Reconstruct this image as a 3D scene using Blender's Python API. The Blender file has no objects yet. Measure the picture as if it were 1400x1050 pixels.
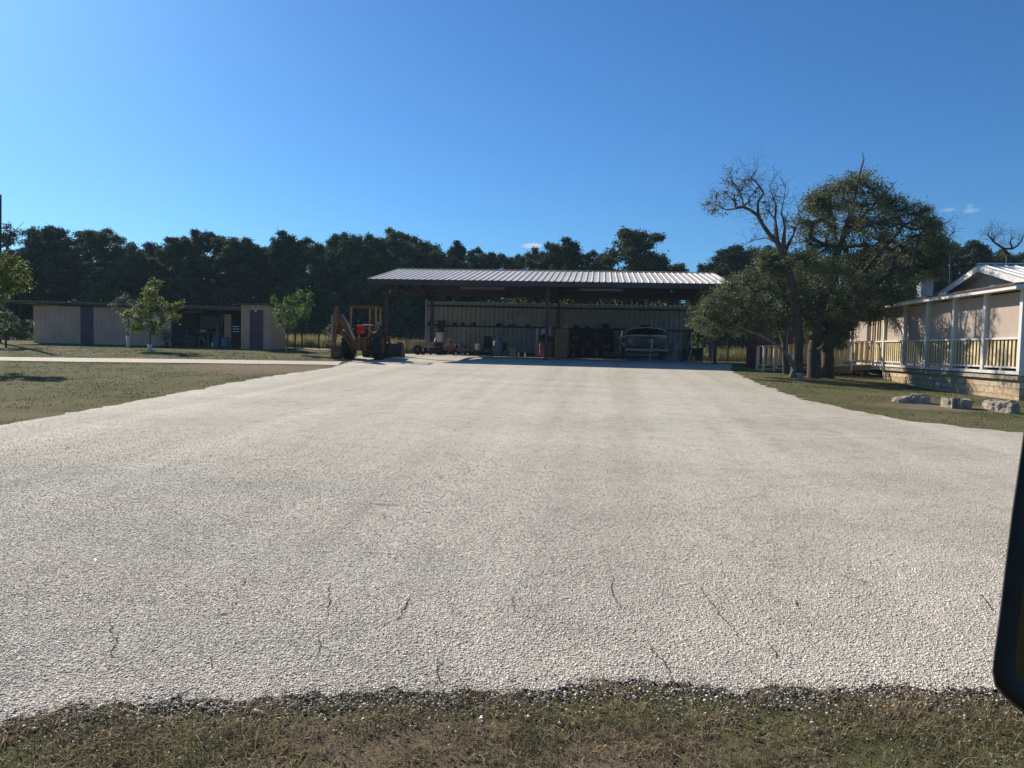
import bpy, math, random
import numpy as np
from mathutils import Vector, Matrix
from mathutils.geometry import delaunay_2d_cdt
R = math.radians
S = bpy.context.scene
COL = S.collection
# ------------------------------------------------------------------ camera
F, CX, CY = 1052., 700., 525.
EYE = 1.85
PITCH, ROLL, YAW = R(2.8), .024, R(6.25)
fw = np.array([-math.sin(YAW)*math.cos(PITCH), math.cos(YAW)*math.cos(PITCH), -math.sin(PITCH)])
r0 = np.array([math.cos(YAW), math.sin(YAW), 0.]); u0 = np.cross(r0, fw)
rt = r0*math.cos(ROLL)+u0*math.sin(ROLL); up = -r0*math.sin(ROLL)+u0*math.cos(ROLL)
EY = np.array([0, 0, EYE])
cam = bpy.data.objects.new('camera', bpy.data.cameras.new('camera')); COL.objects.link(cam)
M = Matrix.Identity(4)
for i in range(3):
    M[i][0] = rt[i]; M[i][1] = up[i]; M[i][2] = -fw[i]; M[i][3] = EY[i]
cam.matrix_world = M
cam.data.sensor_width = 36; cam.data.lens = 36*F/1400
cam.data.clip_start = .05; cam.data.clip_end = 3000
S.camera = cam
# ------------------------------------------------------------------ light
SUN_EL, SUN_AZ = R(30.8), R(47.6)          # toward the sun: az to the left of +y
sun_dir = np.array([-math.sin(SUN_AZ)*math.cos(SUN_EL), math.cos(SUN_AZ)*math.cos(SUN_EL), math.sin(SUN_EL)])
S.view_settings.view_transform = 'Standard'; S.view_settings.look = 'None'
S.view_settings.gamma = 1; S.view_settings.exposure = 0.5
sl = bpy.data.lights.new('sun', 'SUN'); sl.energy = 5.0; sl.angle = R(.5); sl.color = (1, .90, .76)
so = bpy.data.objects.new('sun', sl); COL.objects.link(so)
so.rotation_euler = Vector(sun_dir).to_track_quat('Z', 'Y').to_euler()
W = bpy.data.worlds.new('World'); S.world = W; W.use_nodes = True
nt = W.node_tree; N = nt.nodes; L = nt.links; N.clear()
sky = N.new('ShaderNodeTexSky'); sky.sky_type = 'NISHITA'; sky.sun_disc = False
sky.sun_elevation = SUN_EL; sky.sun_rotation = -SUN_AZ
sky.altitude = 300; sky.air_density = 1.0; sky.dust_density = .55; sky.ozone_density = 4.0
bg = N.new('ShaderNodeBackground'); bg.inputs[1].default_value = .060
wo = N.new('ShaderNodeOutputWorld')


def ray(px, py): return fw+rt*(px-CX)/F-up*(py-CY)/F


def Wd(px, py, d): return ray(px, py)*d+EY                  # point at camera depth d
def Wy(px, py, y): v = ray(px, py); return v*(y/v[1])+EY   # point on the plane y


# three small wisps of cloud, part of the sky
tc = N.new('ShaderNodeTexCoord'); 
tint = N.new('ShaderNodeMix'); tint.data_type = 'RGBA'; tint.blend_type = 'MULTIPLY'; tint.inputs[0].default_value = 1
L.new(sky.outputs[0], tint.inputs[6]); tint.inputs[7].default_value = (.52, .97, 1.37, 1); cur = tint.outputs[2]
noi = N.new('ShaderNodeTexNoise'); noi.inputs['Scale'].default_value = 95; noi.inputs['Detail'].default_value = 5
L.new(tc.outputs['Generated'], noi.inputs['Vector'])


def vm(op, a, b):
    n = N.new('ShaderNodeVectorMath'); n.operation = op
    L.new(a, n.inputs[0]); n.inputs[1].default_value = tuple(b); return n


def mt(op, a, b, clamp=False):
    n = N.new('ShaderNodeMath'); n.operation = op; n.use_clamp = clamp
    for i, v in enumerate((a, b)):
        if hasattr(v, 'links'): L.new(v, n.inputs[i])
        else: n.inputs[i].default_value = v
    return n.outputs[0]


for (px, py, wx, wy, st) in ((727, 336, 16, 4.2, 1.6), (757, 340, 10, 4, .55), (1296, 287, 9, 3, .42), (1328, 288, 9, 3.5, .42), (1326, 282, 4, 3.5, .28)):
    c = ray(px, py); c = c/np.linalg.norm(c)
    d = vm('SUBTRACT', tc.outputs['Generated'], c).outputs[0]
    a = mt('DIVIDE', vm('DOT_PRODUCT', d, rt).outputs['Value'], wx/F)
    b = mt('DIVIDE', vm('DOT_PRODUCT', d, up).outputs['Value'], wy/F)
    q = mt('ADD', mt('MULTIPLY', a, a), mt('MULTIPLY', b, b))
    m = mt('SUBTRACT', 1.0, q, True)
    m = mt('MULTIPLY', mt('MULTIPLY', m, mt('MULTIPLY', noi.outputs['Fac'], 1.1)), st, True)
    mx = N.new('ShaderNodeMix'); mx.data_type = 'RGBA'
    L.new(m, mx.inputs[0]); L.new(cur, mx.inputs[6]); mx.inputs[7].default_value = (8.5, 9.0, 9.6, 1)
    cur = mx.outputs[2]
L.new(cur, bg.inputs[0]); L.new(bg.outputs[0], wo.inputs[0])

# ------------------------------------------------------------------ terrain
def sm(a, b, v): t = np.clip((v-a)/(b-a), 0, 1); return t*t*(3-2*t)


def terr(x, y):
    x = np.asarray(x, float); y = np.asarray(y, float)
    c = .03*y
    far = 1.19+.0*y
    k = sm(36, 42, y)
    mid = c*(1-k)+far*k
    left = np.where(y < 44, .0312*y, .0312*44+.004*(y-44))
    left = np.where(y < 30, .0295*y, left*sm(30, 36, y)+.0295*y*(1-sm(30, 36, y)))
    w = sm(-13, -19, x)if False else 1-sm(-19, -13, x)
    z = mid*(1-w)+left*w
    z = z+.35*sm(60, 80, y)+4.*sm(88, 140, y)
    z = z-.22*np.exp(-((x-13)/4.5)**2-((y-30)/5.5)**2)
    z = np.where(y < 0, .01*y, z)
    return z


def G(px, py):
    """where the line of sight through a pixel first meets the ground"""
    v = ray(px, py); t0 = .5
    for t in np.arange(.5, 95, .25):
        p = v*t+EY
        if p[2] < float(terr(p[0], p[1])):
            a, b = t0, t
            for _ in range(30):
                c = (a+b)/2; p = v*c+EY
                if p[2] < float(terr(p[0], p[1])): b = c
                else: a = c
            return v*b+EY
        t0 = t
    return v*60+EY


# ------------------------------------------------------------------ materials
def inp(n, name, v):
    n.inputs[name].default_value = v


def pmat(name, col, rough=.8, var=.18, scale=4., bump=0., bscale=None, metal=0., col2=None, island=0., transl=0., spec=.3, stretch=None, obj=0.):
    m = bpy.data.materials.new(name); m.use_nodes = True
    t = m.node_tree; n = t.nodes; l = t.links
    b = n['Principled BSDF']; inp(b, 'Roughness', rough); inp(b, 'Metallic', metal); inp(b, 'Specular IOR Level', spec)
    tcn = n.new('ShaderNodeTexCoord'); vec = tcn.outputs['Object']
    if stretch:
        mp = n.new('ShaderNodeMapping'); mp.inputs['Scale'].default_value = stretch; l.new(vec, mp.inputs[0]); vec = mp.outputs[0]
    no = n.new('ShaderNodeTexNoise'); inp(no, 'Scale', scale); inp(no, 'Detail', 6.); inp(no, 'Roughness', .62); l.new(vec, no.inputs['Vector'])
    cr = n.new('ShaderNodeValToRGB'); l.new(no.outputs['Fac'], cr.inputs[0])
    c2 = col2 or tuple(min(1, c*(1+var)) for c in col)
    c1 = col if col2 else tuple(c*(1-var) for c in col)
    cr.color_ramp.elements[0].position = .34; cr.color_ramp.elements[0].color = (*c1, 1)
    cr.color_ramp.elements[1].position = .66; cr.color_ramp.elements[1].color = (*c2, 1)
    out = cr.outputs[0]
    if island:
        g = n.new('ShaderNodeNewGeometry'); mr = n.new('ShaderNodeMapRange'); l.new(g.outputs['Random Per Island'], mr.inputs[0])
        mr.inputs[3].default_value = 1-island; mr.inputs[4].default_value = 1+island
        mu = n.new('ShaderNodeVectorMath'); mu.operation = 'SCALE'; l.new(out, mu.inputs[0]); l.new(mr.outputs[0], mu.inputs['Scale']); out = mu.outputs[0]
    if obj:
        oi = n.new('ShaderNodeObjectInfo'); mr = n.new('ShaderNodeMapRange'); l.new(oi.outputs['Random'], mr.inputs[0])
        mr.inputs[3].default_value = 1-obj; mr.inputs[4].default_value = 1+obj
        hs = n.new('ShaderNodeHueSaturation'); l.new(mr.outputs[0], hs.inputs['Value']); l.new(out, hs.inputs['Color'])
        m2_ = n.new('ShaderNodeMapRange'); l.new(oi.outputs['Random'], m2_.inputs[0]); m2_.inputs[3].default_value = .47; m2_.inputs[4].default_value = .52; l.new(m2_.outputs[0], hs.inputs['Hue']); out = hs.outputs[0]
    l.new(out, b.inputs['Base Color'])
    if bump:
        bn = n.new('ShaderNodeTexNoise'); inp(bn, 'Scale', bscale or scale*5); inp(bn, 'Detail', 5.); l.new(vec, bn.inputs['Vector'])
        bu = n.new('ShaderNodeBump'); inp(bu, 'Strength', 1.); inp(bu, 'Distance', bump); l.new(bn.outputs['Fac'], bu.inputs['Height']); l.new(bu.outputs[0], b.inputs['Normal'])
    if transl:
        tr = n.new('ShaderNodeBsdfTranslucent'); l.new(out, tr.inputs[0]); ms = n.new('ShaderNodeMixShader'); ms.inputs[0].default_value = transl
        l.new(b.outputs[0], ms.inputs[1]); l.new(tr.outputs[0], ms.inputs[2]); l.new(ms.outputs[0], n['Material Output'].inputs[0])
    return m


def gravel_mat():
    m = bpy.data.materials.new('chip_seal_gravel'); m.use_nodes = True
    t = m.node_tree; n = t.nodes; l = t.links; b = n['Principled BSDF']; inp(b, 'Roughness', .9); inp(b, 'Specular IOR Level', .15)
    tcn = n.new('ShaderNodeTexCoord'); ob = tcn.outputs['Object']
    wn = n.new('ShaderNodeTexNoise'); inp(wn, 'Scale', 60.); l.new(ob, wn.inputs['Vector'])
    ad = n.new('ShaderNodeVectorMath'); ad.operation = 'MULTIPLY_ADD'; l.new(wn.outputs['Color'], ad.inputs[0]); ad.inputs[1].default_value = (.008,)*3; l.new(ob, ad.inputs[2])
    vo = n.new('ShaderNodeTexVoronoi'); inp(vo, 'Scale', 84.); l.new(ad.outputs[0], vo.inputs['Vector'])
    sp = n.new('ShaderNodeSeparateColor'); l.new(vo.outputs['Color'], sp.inputs[0])
    cr = n.new('ShaderNodeValToRGB'); l.new(sp.outputs[0], cr.inputs[0]); e = cr.color_ramp.elements
    e[0].position = 0; e[0].color = (.25, .235, .20, 1); e[1].position = 1; e[1].color = (.76, .715, .61, 1)
    for p, c in ((.12, (.40, .375, .325)), (.4, (.53, .495, .43)), (.75, (.625, .585, .505))):
        x = e.new(p); x.color = (*c, 1)
    # large, faint wear bands
    ln = n.new('ShaderNodeTexNoise'); inp(ln, 'Scale', .35); inp(ln, 'Detail', 4.)
    mp = n.new('ShaderNodeMapping'); mp.inputs['Scale'].default_value = (.35, 1.6, 1); mp.inputs['Rotation'].default_value = (0, 0, R(4)); l.new(ob, mp.inputs[0]); l.new(mp.outputs[0], ln.inputs['Vector'])
    c2 = n.new('ShaderNodeValToRGB'); l.new(ln.outputs['Fac'], c2.inputs[0]); e = c2.color_ramp.elements
    e[0].position = .3; e[0].color = (.84, .86, .82, 1); e[1].position = .7; e[1].color = (1.05, 1.0, .96, 1)
    mx = n.new('ShaderNodeMix'); mx.data_type = 'RGBA'; mx.blend_type = 'MULTIPLY'; mx.inputs[0].default_value = 1
    l.new(cr.outputs[0], mx.inputs[6]); l.new(c2.outputs[0], mx.inputs[7])
    # patches where more of the dark binder shows
    pn = n.new('ShaderNodeTexNoise'); inp(pn, 'Scale', 3.); inp(pn, 'Detail', 8.); inp(pn, 'Roughness', .75); l.new(ob, pn.inputs['Vector'])
    c3 = n.new('ShaderNodeValToRGB'); l.new(pn.outputs['Fac'], c3.inputs[0]); e = c3.color_ramp.elements
    e[0].position = .3; e[0].color = (.72, .71, .70, 1); e[1].position = .52; e[1].color = (1, 1, 1, 1)
    m2 = n.new('ShaderNodeMix'); m2.data_type = 'RGBA'; m2.blend_type = 'MULTIPLY'; m2.inputs[0].default_value = 1
    l.new(mx.outputs[2], m2.inputs[6]); l.new(c3.outputs[0], m2.inputs[7]); l.new(m2.outputs[2], b.inputs['Base Color'])
    sx = n.new('ShaderNodeMapping'); sx.inputs['Scale'].default_value = (1.3, .035, 1); sx.inputs['Rotation'].default_value = (0, 0, R(-6)); l.new(ob, sx.inputs[0])
    sn = n.new('ShaderNodeTexNoise'); inp(sn, 'Scale', 1.); inp(sn, 'Detail', 3.); l.new(sx.outputs[0], sn.inputs['Vector'])
    c4 = n.new('ShaderNodeValToRGB'); l.new(sn.outputs['Fac'], c4.inputs[0]); e = c4.color_ramp.elements
    e[0].position = .4; e[0].color = (.90, .89, .875, 1); e[1].position = .6; e[1].color = (1.03, 1.03, 1.02, 1)
    m3 = n.new('ShaderNodeMix'); m3.data_type = 'RGBA'; m3.blend_type = 'MULTIPLY'; m3.inputs[0].default_value = 1
    l.new(m2.outputs[2], m3.inputs[6]); l.new(c4.outputs[0], m3.inputs[7]); l.new(m3.outputs[2], b.inputs['Base Color'])
    bu = n.new('ShaderNodeBump'); bu.invert = True; inp(bu, 'Strength', .7); inp(bu, 'Distance', .005); l.new(vo.outputs['Distance'], bu.inputs['Height'])
    bu2 = n.new('ShaderNodeBump'); inp(bu2, 'Strength', .6); inp(bu2, 'Distance', .014)
    bn = n.new('ShaderNodeTexNoise'); inp(bn, 'Scale', 14.); inp(bn, 'Detail', 6.); l.new(ob, bn.inputs['Vector'])
    l.new(bn.outputs['Fac'], bu2.inputs['Height']); l.new(bu.outputs[0], bu2.inputs['Normal']); l.new(bu2.outputs[0], b.inputs['Normal'])
    return m


BARE = [(*G(375, 504)[:2], 4.2, 3.2, .75), (*G(1290, 557)[:2], 1.9, 1.1, .8), (*G(60, 570)[:2], 2.4, .8, .5), (-.2, 3.2, 1.4, .35, .6), (*G(1100, 520)[:2], 1.6, 1.0, .5)]


def lawn_mat():
    m = bpy.data.materials.new('dry_lawn'); m.use_nodes = True
    t = m.node_tree; n = t.nodes; l = t.links; b = n['Principled BSDF']; inp(b, 'Roughness', 1.); inp(b, 'Specular IOR Level', .05)
    ob = n.new('ShaderNodeTexCoord').outputs['Object']
    def ramp(scale, detail, stops, rough=.6):
        no = n.new('ShaderNodeTexNoise'); inp(no, 'Scale', scale); inp(no, 'Detail', detail); inp(no, 'Roughness', rough); l.new(ob, no.inputs['Vector'])
        cr = n.new('ShaderNodeValToRGB'); l.new(no.outputs['Fac'], cr.inputs[0]); e = cr.color_ramp.elements
        e[0].position, e[0].color = stops[0][0], (*stops[0][1], 1); e[1].position, e[1].color = stops[-1][0], (*stops[-1][1], 1)
        for p, c in stops[1:-1]:
            x = e.new(p); x.color = (*c, 1)
        return cr.outputs[0], no
    a, _ = ramp(.45, 5., ((.3, (.088, .10, .04)), (.5, (.135, .133, .062)), (.72, (.20, .165, .10))))
    c, no = ramp(14., 7., ((.25, (.55, .6, .5)), (.5, (1, 1, 1)), (.78, (1.55, 1.45, 1.25))), .75)
    mx = n.new('ShaderNodeMix'); mx.data_type = 'RGBA'; mx.blend_type = 'MULTIPLY'; mx.inputs[0].default_value = 1
    l.new(a, mx.inputs[6]); l.new(c, mx.inputs[7]); l.new(mx.outputs[2], b.inputs['Base Color'])
    base = mx.outputs[2]
    for (cx, cy, rx_, ry_, st) in BARE:      # worn, bare places
        mp = n.new('ShaderNodeMapping'); mp.vector_type = 'POINT'; mp.inputs['Location'].default_value = (-cx/rx_, -cy/ry_, 0); mp.inputs['Scale'].default_value = (1/rx_, 1/ry_, 0); l.new(ob, mp.inputs[0])
        ln_ = n.new('ShaderNodeVectorMath'); ln_.operation = 'LENGTH'; l.new(mp.outputs[0], ln_.inputs[0])
        n2 = n.new('ShaderNodeTexNoise'); inp(n2, 'Scale', 1.4); inp(n2, 'Detail', 6.); l.new(ob, n2.inputs['Vector'])
        ad = n.new('ShaderNodeMath'); ad.operation = 'MULTIPLY_ADD'; l.new(n2.outputs['Fac'], ad.inputs[0]); ad.inputs[1].default_value = 1.6; l.new(ln_.outputs['Value'], ad.inputs[2])
        mr = n.new('ShaderNodeMapRange'); l.new(ad.outputs[0], mr.inputs[0]); mr.inputs[1].default_value = 1.9; mr.inputs[2].default_value = 1.3; mr.inputs[3].default_value = 0; mr.inputs[4].default_value = st
        mb = n.new('ShaderNodeMix'); mb.data_type = 'RGBA'; l.new(mr.outputs[0], mb.inputs[0]); l.new(base, mb.inputs[6]); mb.inputs[7].default_value = (.25, .185, .135, 1); base = mb.outputs[2]
    l.new(base, b.inputs['Base Color'])
    bu = n.new('ShaderNodeBump'); inp(bu, 'Strength', 1.); inp(bu, 'Distance', .05); l.new(no.outputs['Fac'], bu.inputs['Height']); l.new(bu.outputs[0], b.inputs['Normal'])
    return m


def stone_mat():
    m = bpy.data.materials.new('limestone_blocks'); m.use_nodes = True
    t = m.node_tree; n = t.nodes; l = t.links; b = n['Principled BSDF']; inp(b, 'Roughness', .9)
    ob = n.new('ShaderNodeTexCoord').outputs['Object']
    s = n.new('ShaderNodeSeparateXYZ'); l.new(ob, s.inputs[0]); cb = n.new('ShaderNodeCombineXYZ')
    a = n.new('ShaderNodeMath'); a.operation = 'ADD'; l.new(s.outputs[0], a.inputs[0]); l.new(s.outputs[1], a.inputs[1])
    l.new(a.outputs[0], cb.inputs[0]); l.new(s.outputs[2], cb.inputs[1])
    dn = n.new('ShaderNodeTexNoise'); inp(dn, 'Scale', 4.); l.new(ob, dn.inputs['Vector'])
    ma = n.new('ShaderNodeVectorMath'); ma.operation = 'MULTIPLY_ADD'; l.new(dn.outputs['Color'], ma.inputs[0]); ma.inputs[1].default_value = (.22, .13, 0); l.new(cb.outputs[0], ma.inputs[2])
    br = n.new('ShaderNodeTexBrick'); l.new(ma.outputs[0], br.inputs['Vector']); inp(br, 'Scale', 1.); inp(br, 'Brick Width', .52); inp(br, 'Row Height', .2)
    inp(br, 'Mortar Size', .02); inp(br, 'Mortar Smooth', .3); br.offset = .41; br.squash = 1.5; br.squash_frequency = 3
    inp(br, 'Color1', (.47, .34, .21, 1)); inp(br, 'Color2', (.62, .52, .38, 1)); inp(br, 'Mortar', (.33, .28, .21, 1)); inp(br, 'Bias', -.1)
    no = n.new('ShaderNodeTexNoise'); inp(no, 'Scale', 6.); inp(no, 'Detail', 8.); inp(no, 'Roughness', .7); l.new(ob, no.inputs['Vector'])
    cr = n.new('ShaderNodeValToRGB'); l.new(no.outputs['Fac'], cr.inputs[0]); cr.color_ramp.elements[0].position = .3; cr.color_ramp.elements[0].color = (.55, .5, .45, 1); cr.color_ramp.elements[1].position = .6
    mx = n.new('ShaderNodeMix'); mx.data_type = 'RGBA'; mx.blend_type = 'MULTIPLY'; mx.inputs[0].default_value = 1
    l.new(br.outputs[0], mx.inputs[6]); l.new(cr.outputs[0], mx.inputs[7]); l.new(mx.outputs[2], b.inputs['Base Color'])
    sub = n.new('ShaderNodeMath'); sub.operation = 'SUBTRACT'; l.new(no.outputs['Fac'], sub.inputs[0]); l.new(br.outputs['Fac'], sub.inputs[1])
    bu = n.new('ShaderNodeBump'); inp(bu, 'Strength', .9); inp(bu, 'Distance', .03); l.new(sub.outputs[0], bu.inputs['Height']); l.new(bu.outputs[0], b.inputs['Normal'])
    return m


MT = dict(
    gravel=gravel_mat(), lawn=lawn_mat(), stone=stone_mat(),
    chip=pmat('gravel_chip', (.74, .665, .55), .9, .14, 1.2, island=.34),
    dchip=pmat('dark_gravel_chip', (.22, .195, .17), .9, .2, 3, island=.6),
    crack=pmat('crack', (.035, .033, .03), 1),
    blade=pmat('grass_blade', (.15, .14, .065), .9, .2, 2.5, col2=(.38, .28, .17), island=.75, transl=.25),
    thatch=pmat('dry_grass_blade', (.11, .12, .05), .9, .2, .9, col2=(.20, .175, .09), island=.35),
    tallgrass=pmat('tall_dry_grass', (.20, .19, .08), .9, .2, .8, col2=(.34, .29, .14), island=.4, transl=.45),
    concrete=pmat('pale_concrete', (.46, .405, .33), .9, .12, 2, bump=.003, bscale=30),
    floor=pmat('canopy_floor', (.42, .385, .35), .9, .15, 1.2, bump=.004, bscale=40),
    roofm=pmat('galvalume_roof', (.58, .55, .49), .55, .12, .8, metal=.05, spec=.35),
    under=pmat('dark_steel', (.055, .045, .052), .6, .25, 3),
    postm=pmat('dark_red_post', (.06, .035, .035), .6, .3, 6),
    wallm=pmat('beige_metal_panel', (.33, .32, .29), .55, .12, 1.3, spec=.4),
    girt=pmat('dark_girt', (.03, .03, .032), .7),
    shed=pmat('brown_metal_siding', (.60, .36, .24), .6, .1, 1.2),
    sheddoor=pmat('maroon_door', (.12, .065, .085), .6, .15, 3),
    shedroof=pmat('dark_shed_fascia', (.10, .065, .065), .6, .2, 3),
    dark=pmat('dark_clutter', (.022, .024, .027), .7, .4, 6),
    tyre=pmat('tyre_rubber', (.016, .017, .019), .85, .3, 12, bump=.004),
    rust=pmat('rusty_orange_paint', (.085, .042, .02), .7, .5, 5, col2=(.22, .085, .03)),
    yellow=pmat('faded_yellow_paint', (.36, .18, .05), .6, .3, 5),
    red=pmat('red_plastic', (.55, .035, .03), .45, .15, 5),
    dred=pmat('faded_red_paint', (.22, .075, .07), .6, .25, 5),
    blue=pmat('dusty_blue_plastic', (.11, .17, .23), .55, .15, 5),
    navy=pmat('navy_vinyl', (.03, .035, .06), .4, .2, 5),
    white=pmat('white_paint', (.62, .61, .585), .55, .06, 4),
    offwhite=pmat('weathered_white_paint', (.60, .59, .57), .6, .12, 7),
    cream=pmat('cream_plastic', (.55, .50, .38), .6, .15, 6),
    steel=pmat('grey_steel', (.30, .30, .31), .45, .2, 6, metal=.5),
    brown=pmat('brown_cabinet', (.25, .15, .09), .6, .12, 3),
    wood=pmat('weathered_wood', (.25, .18, .12), .8, .25, 5, stretch=(1, 1, 8)),
    picket=pmat('treated_pine', (.56, .45, .26), .75, .18, 3, island=.16),
    deckm=pmat('deck_boards', (.50, .40, .26), .8, .2, 5),
    shade=pmat('tan_shade_cloth', (.40, .33, .27), .9, .05, 2.5),
    inshade=pmat('interior_shade_tone', (.10, .085, .075), .85),  # dark colour stands in for shade on inner walls and end screen
    beige=pmat('beige_siding', (.42, .37, .30), .7, .08, 3),
    wroof=pmat('white_metal_roof', (.66, .66, .65), .55, .05, 1., metal=0., spec=.35),
    hull=pmat('white_gelcoat', (.15, .155, .16), .25, .06, 2, spec=.5),
    tarp=pmat('grey_tarp', (.22, .23, .24), .6, .2, 3, bump=.02, bscale=8),
    glass=pmat('dark_glass', (.012, .014, .018), .12, .1, 3, spec=.6),
    mirror=pmat('mirror_glass', (.10, .105, .10), .08, .1, 3, spec=.5, metal=1.),
    housing=pmat('black_textured_plastic', (.014, .015, .016), .38, .2, 30, bump=.0004, bscale=900),
    bark=pmat('oak_bark', (.085, .072, .062), .95, .3, 6, bump=.03, bscale=24, stretch=(1, 1, .35)),
    deadbark=pmat('grey_dead_bark', (.17, .155, .14), .95, .25, 6, bump=.01, bscale=30),
    darkbark=pmat('dark_bark', (.05, .045, .04), .95, .3, 6),
    rock=pmat('limestone_rock', (.23, .20, .155), .95, .3, 4, bump=.05, bscale=9, col2=(.42, .365, .30)),
    cedar=pmat('cedar_foliage', (.055, .080, .048), .85, .3, .5, island=.45, transl=.2, obj=.4),
    oakback=pmat('distant_oak_foliage', (.075, .095, .05), .8, .3, .5, island=.5, transl=.28, obj=.4),
    scrub=pmat('understory_foliage', (.05, .072, .05), .9, .4, .6, island=.4, transl=.1),
    oak=pmat('live_oak_leaf', (.125, .148, .07), .6, .3, 1., island=.5, transl=.34, spec=.35),
    oakdry=pmat('thin_oak_leaf', (.14, .14, .09), .7, .3, 1., island=.45, transl=.25),
    maple=pmat('young_tree_leaf', (.17, .205, .05), .6, .25, 1.5, island=.4, transl=.4),
    pear=pmat('bright_green_leaf', (.11, .20, .04), .6, .25, 1.5, island=.35, transl=.4),
    pale=pmat('pale_leaf', (.22, .21, .15), .7, .25, 1.5, island=.4, transl=.3),
    guard=pmat('white_tree_guard', (.62, .62, .60), .7, .08, 8),
    pole=pmat('utility_pole_wood', (.07, .05, .045), .9, .3, 6),
    wire=pmat('fence_wire', (.10, .10, .10), .6, .2, 6, metal=.4),
    lightfix=pmat('light_fixture', (.14, .125, .12), .5, .1, 4),
    bonewhite=pmat('bleached_bone', (.75, .72, .64), .7, .1, 6),
    lblue=pmat('pale_blue_sheet', (.10, .17, .22), .6, .2, 4),
)


# ------------------------------------------------------------------ mesh builder
def raw_mesh(name, V, Fc, mat, smooth=False):
    me = bpy.data.meshes.new(name)
    V = np.asarray(V, np.float32).reshape(-1, 3); Fc = np.asarray(Fc, np.int32)
    k = Fc.shape[1]
    me.vertices.add(len(V)); me.vertices.foreach_set('co', V.ravel())
    me.loops.add(Fc.size); me.loops.foreach_set('vertex_index', Fc.ravel())
    me.polygons.add(len(Fc)); me.polygons.foreach_set('loop_start', np.arange(0, Fc.size, k, dtype=np.int32))
    me.polygons.foreach_set('loop_total', np.full(len(Fc), k, np.int32))
    if smooth: me.polygons.foreach_set('use_smooth', np.ones(len(Fc), bool))
    me.update(calc_edges=True); me.validate()
    me.materials.append(mat)
    return me


class MB:
    def __init__(s): s.v = []; s.f = []; s.sm = []

    def add(s, vs, fs, smooth=False):
        o = len(s.v); s.v += [tuple(map(float, p)) for p in vs]; s.f += [tuple(i+o for i in f) for f in fs]; s.sm += [smooth]*len(fs); return s

    def box(s, c, d, rz=0, rx=0, ry=0):
        m = Matrix.Rotation(rz, 3, 'Z') @ Matrix.Rotation(ry, 3, 'Y') @ Matrix.Rotation(rx, 3, 'X')
        vs = []
        for z in (-.5, .5):
            for x, y in ((-.5, -.5), (.5, -.5), (.5, .5), (-.5, .5)):
                vs.append(m @ Vector((x*d[0], y*d[1], z*d[2]))+Vector(c))
        return s.add(vs, [(3, 2, 1, 0), (4, 5, 6, 7), (0, 1, 5, 4), (1, 2, 6, 5), (2, 3, 7, 6), (3, 0, 4, 7)])

    def bb(s, x0, x1, y0, y1, z0, z1):
        return s.box(((x0+x1)/2, (y0+y1)/2, (z0+z1)/2), (abs(x1-x0), abs(y1-y0), abs(z1-z0)))

    def tube(s, p0, p1, ra, rb=None, n=8, cap=True):
        rb = ra if rb is None else rb; p0 = Vector(p0); p1 = Vector(p1); d = p1-p0
        if d.length < 1e-6: return s
        q = d.to_track_quat('Z', 'Y'); vs = []
        for p, r in ((p0, ra), (p1, rb)):
            for i in range(n):
                a = 2*math.pi*i/n; vs.append(p+q @ Vector((r*math.cos(a), r*math.sin(a), 0)))
        fs = [(i, (i+1) % n, n+(i+1) % n, n+i) for i in range(n)]
        s.add(vs, fs, n > 5)
        if cap: s.add(vs, [tuple(range(n-1, -1, -1)), tuple(range(n, 2*n))])
        return s

    def lathe(s, prof, c=(0, 0, 0), n=16, axis='Z'):
        vs = []; k = len(prof)
        for i in range(n):
            a = 2*math.pi*i/n; ca, sa = math.cos(a), math.sin(a)
            for r, h in prof:
                v = (r*ca, r*sa, h) if axis == 'Z' else (h, r*ca, r*sa) if axis == 'X' else (r*sa, h, r*ca)
                vs.append((v[0]+c[0], v[1]+c[1], v[2]+c[2]))
        fs = [(i*k+j, ((i+1) % n)*k+j, ((i+1) % n)*k+j+1, i*k+j+1) for i in range(n) for j in range(k-1)]
        return s.add(vs, fs, True)

    def beam(s, p0, p1, w, h):
        p0 = Vector(p0); p1 = Vector(p1); d = p1-p0; L_ = d.length; d.normalize()
        sd = d.cross(Vector((0, 0, 1)))
        if sd.length < 1e-3: sd = Vector((1, 0, 0))
        sd.normalize(); u = sd.cross(d)
        vs = [p+sd*a*w/2+u*b*h/2 for p in (p0, p1) for a, b in ((-1, -1), (1, -1), (1, 1), (-1, 1))]
        return s.add(vs, [(3, 2, 1, 0), (4, 5, 6, 7), (0, 1, 5, 4), (1, 2, 6, 5), (2, 3, 7, 6), (3, 0, 4, 7)])

    def prism(s, pts, d):          # planar polygon pts (3D) extruded by vector d
        n = len(pts); a = [Vector(p) for p in pts]; b = [p+Vector(d) for p in a]
        return s.add(a+b, [tuple(range(n)), tuple(range(2*n-1, n-1, -1))]+[(i, i+n, (i+1) % n+n, (i+1) % n) for i in range(n)])

    def build(s, name, mat, parent=None, world=False, bevel=0):
        me = bpy.data.meshes.new(name)
        off = parent['_o'] if (world and parent is not None) else (0, 0, 0)
        me.from_pydata([(a-off[0], b-off[1], c-off[2]) for a, b, c in s.v], [], s.f)
        me.polygons.foreach_set('use_smooth', s.sm); me.validate(); me.update()
        me.materials.append(MT[mat] if isinstance(mat, str) else mat)
        o = bpy.data.objects.new(name, me); COL.objects.link(o)
        if parent is not None: o.parent = parent
        if bevel:
            b = o.modifiers.new('bevel', 'BEVEL'); b.width = bevel; b.segments = 2; b.limit_method = 'ANGLE'; b.angle_limit = R(40)
        return o


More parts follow.
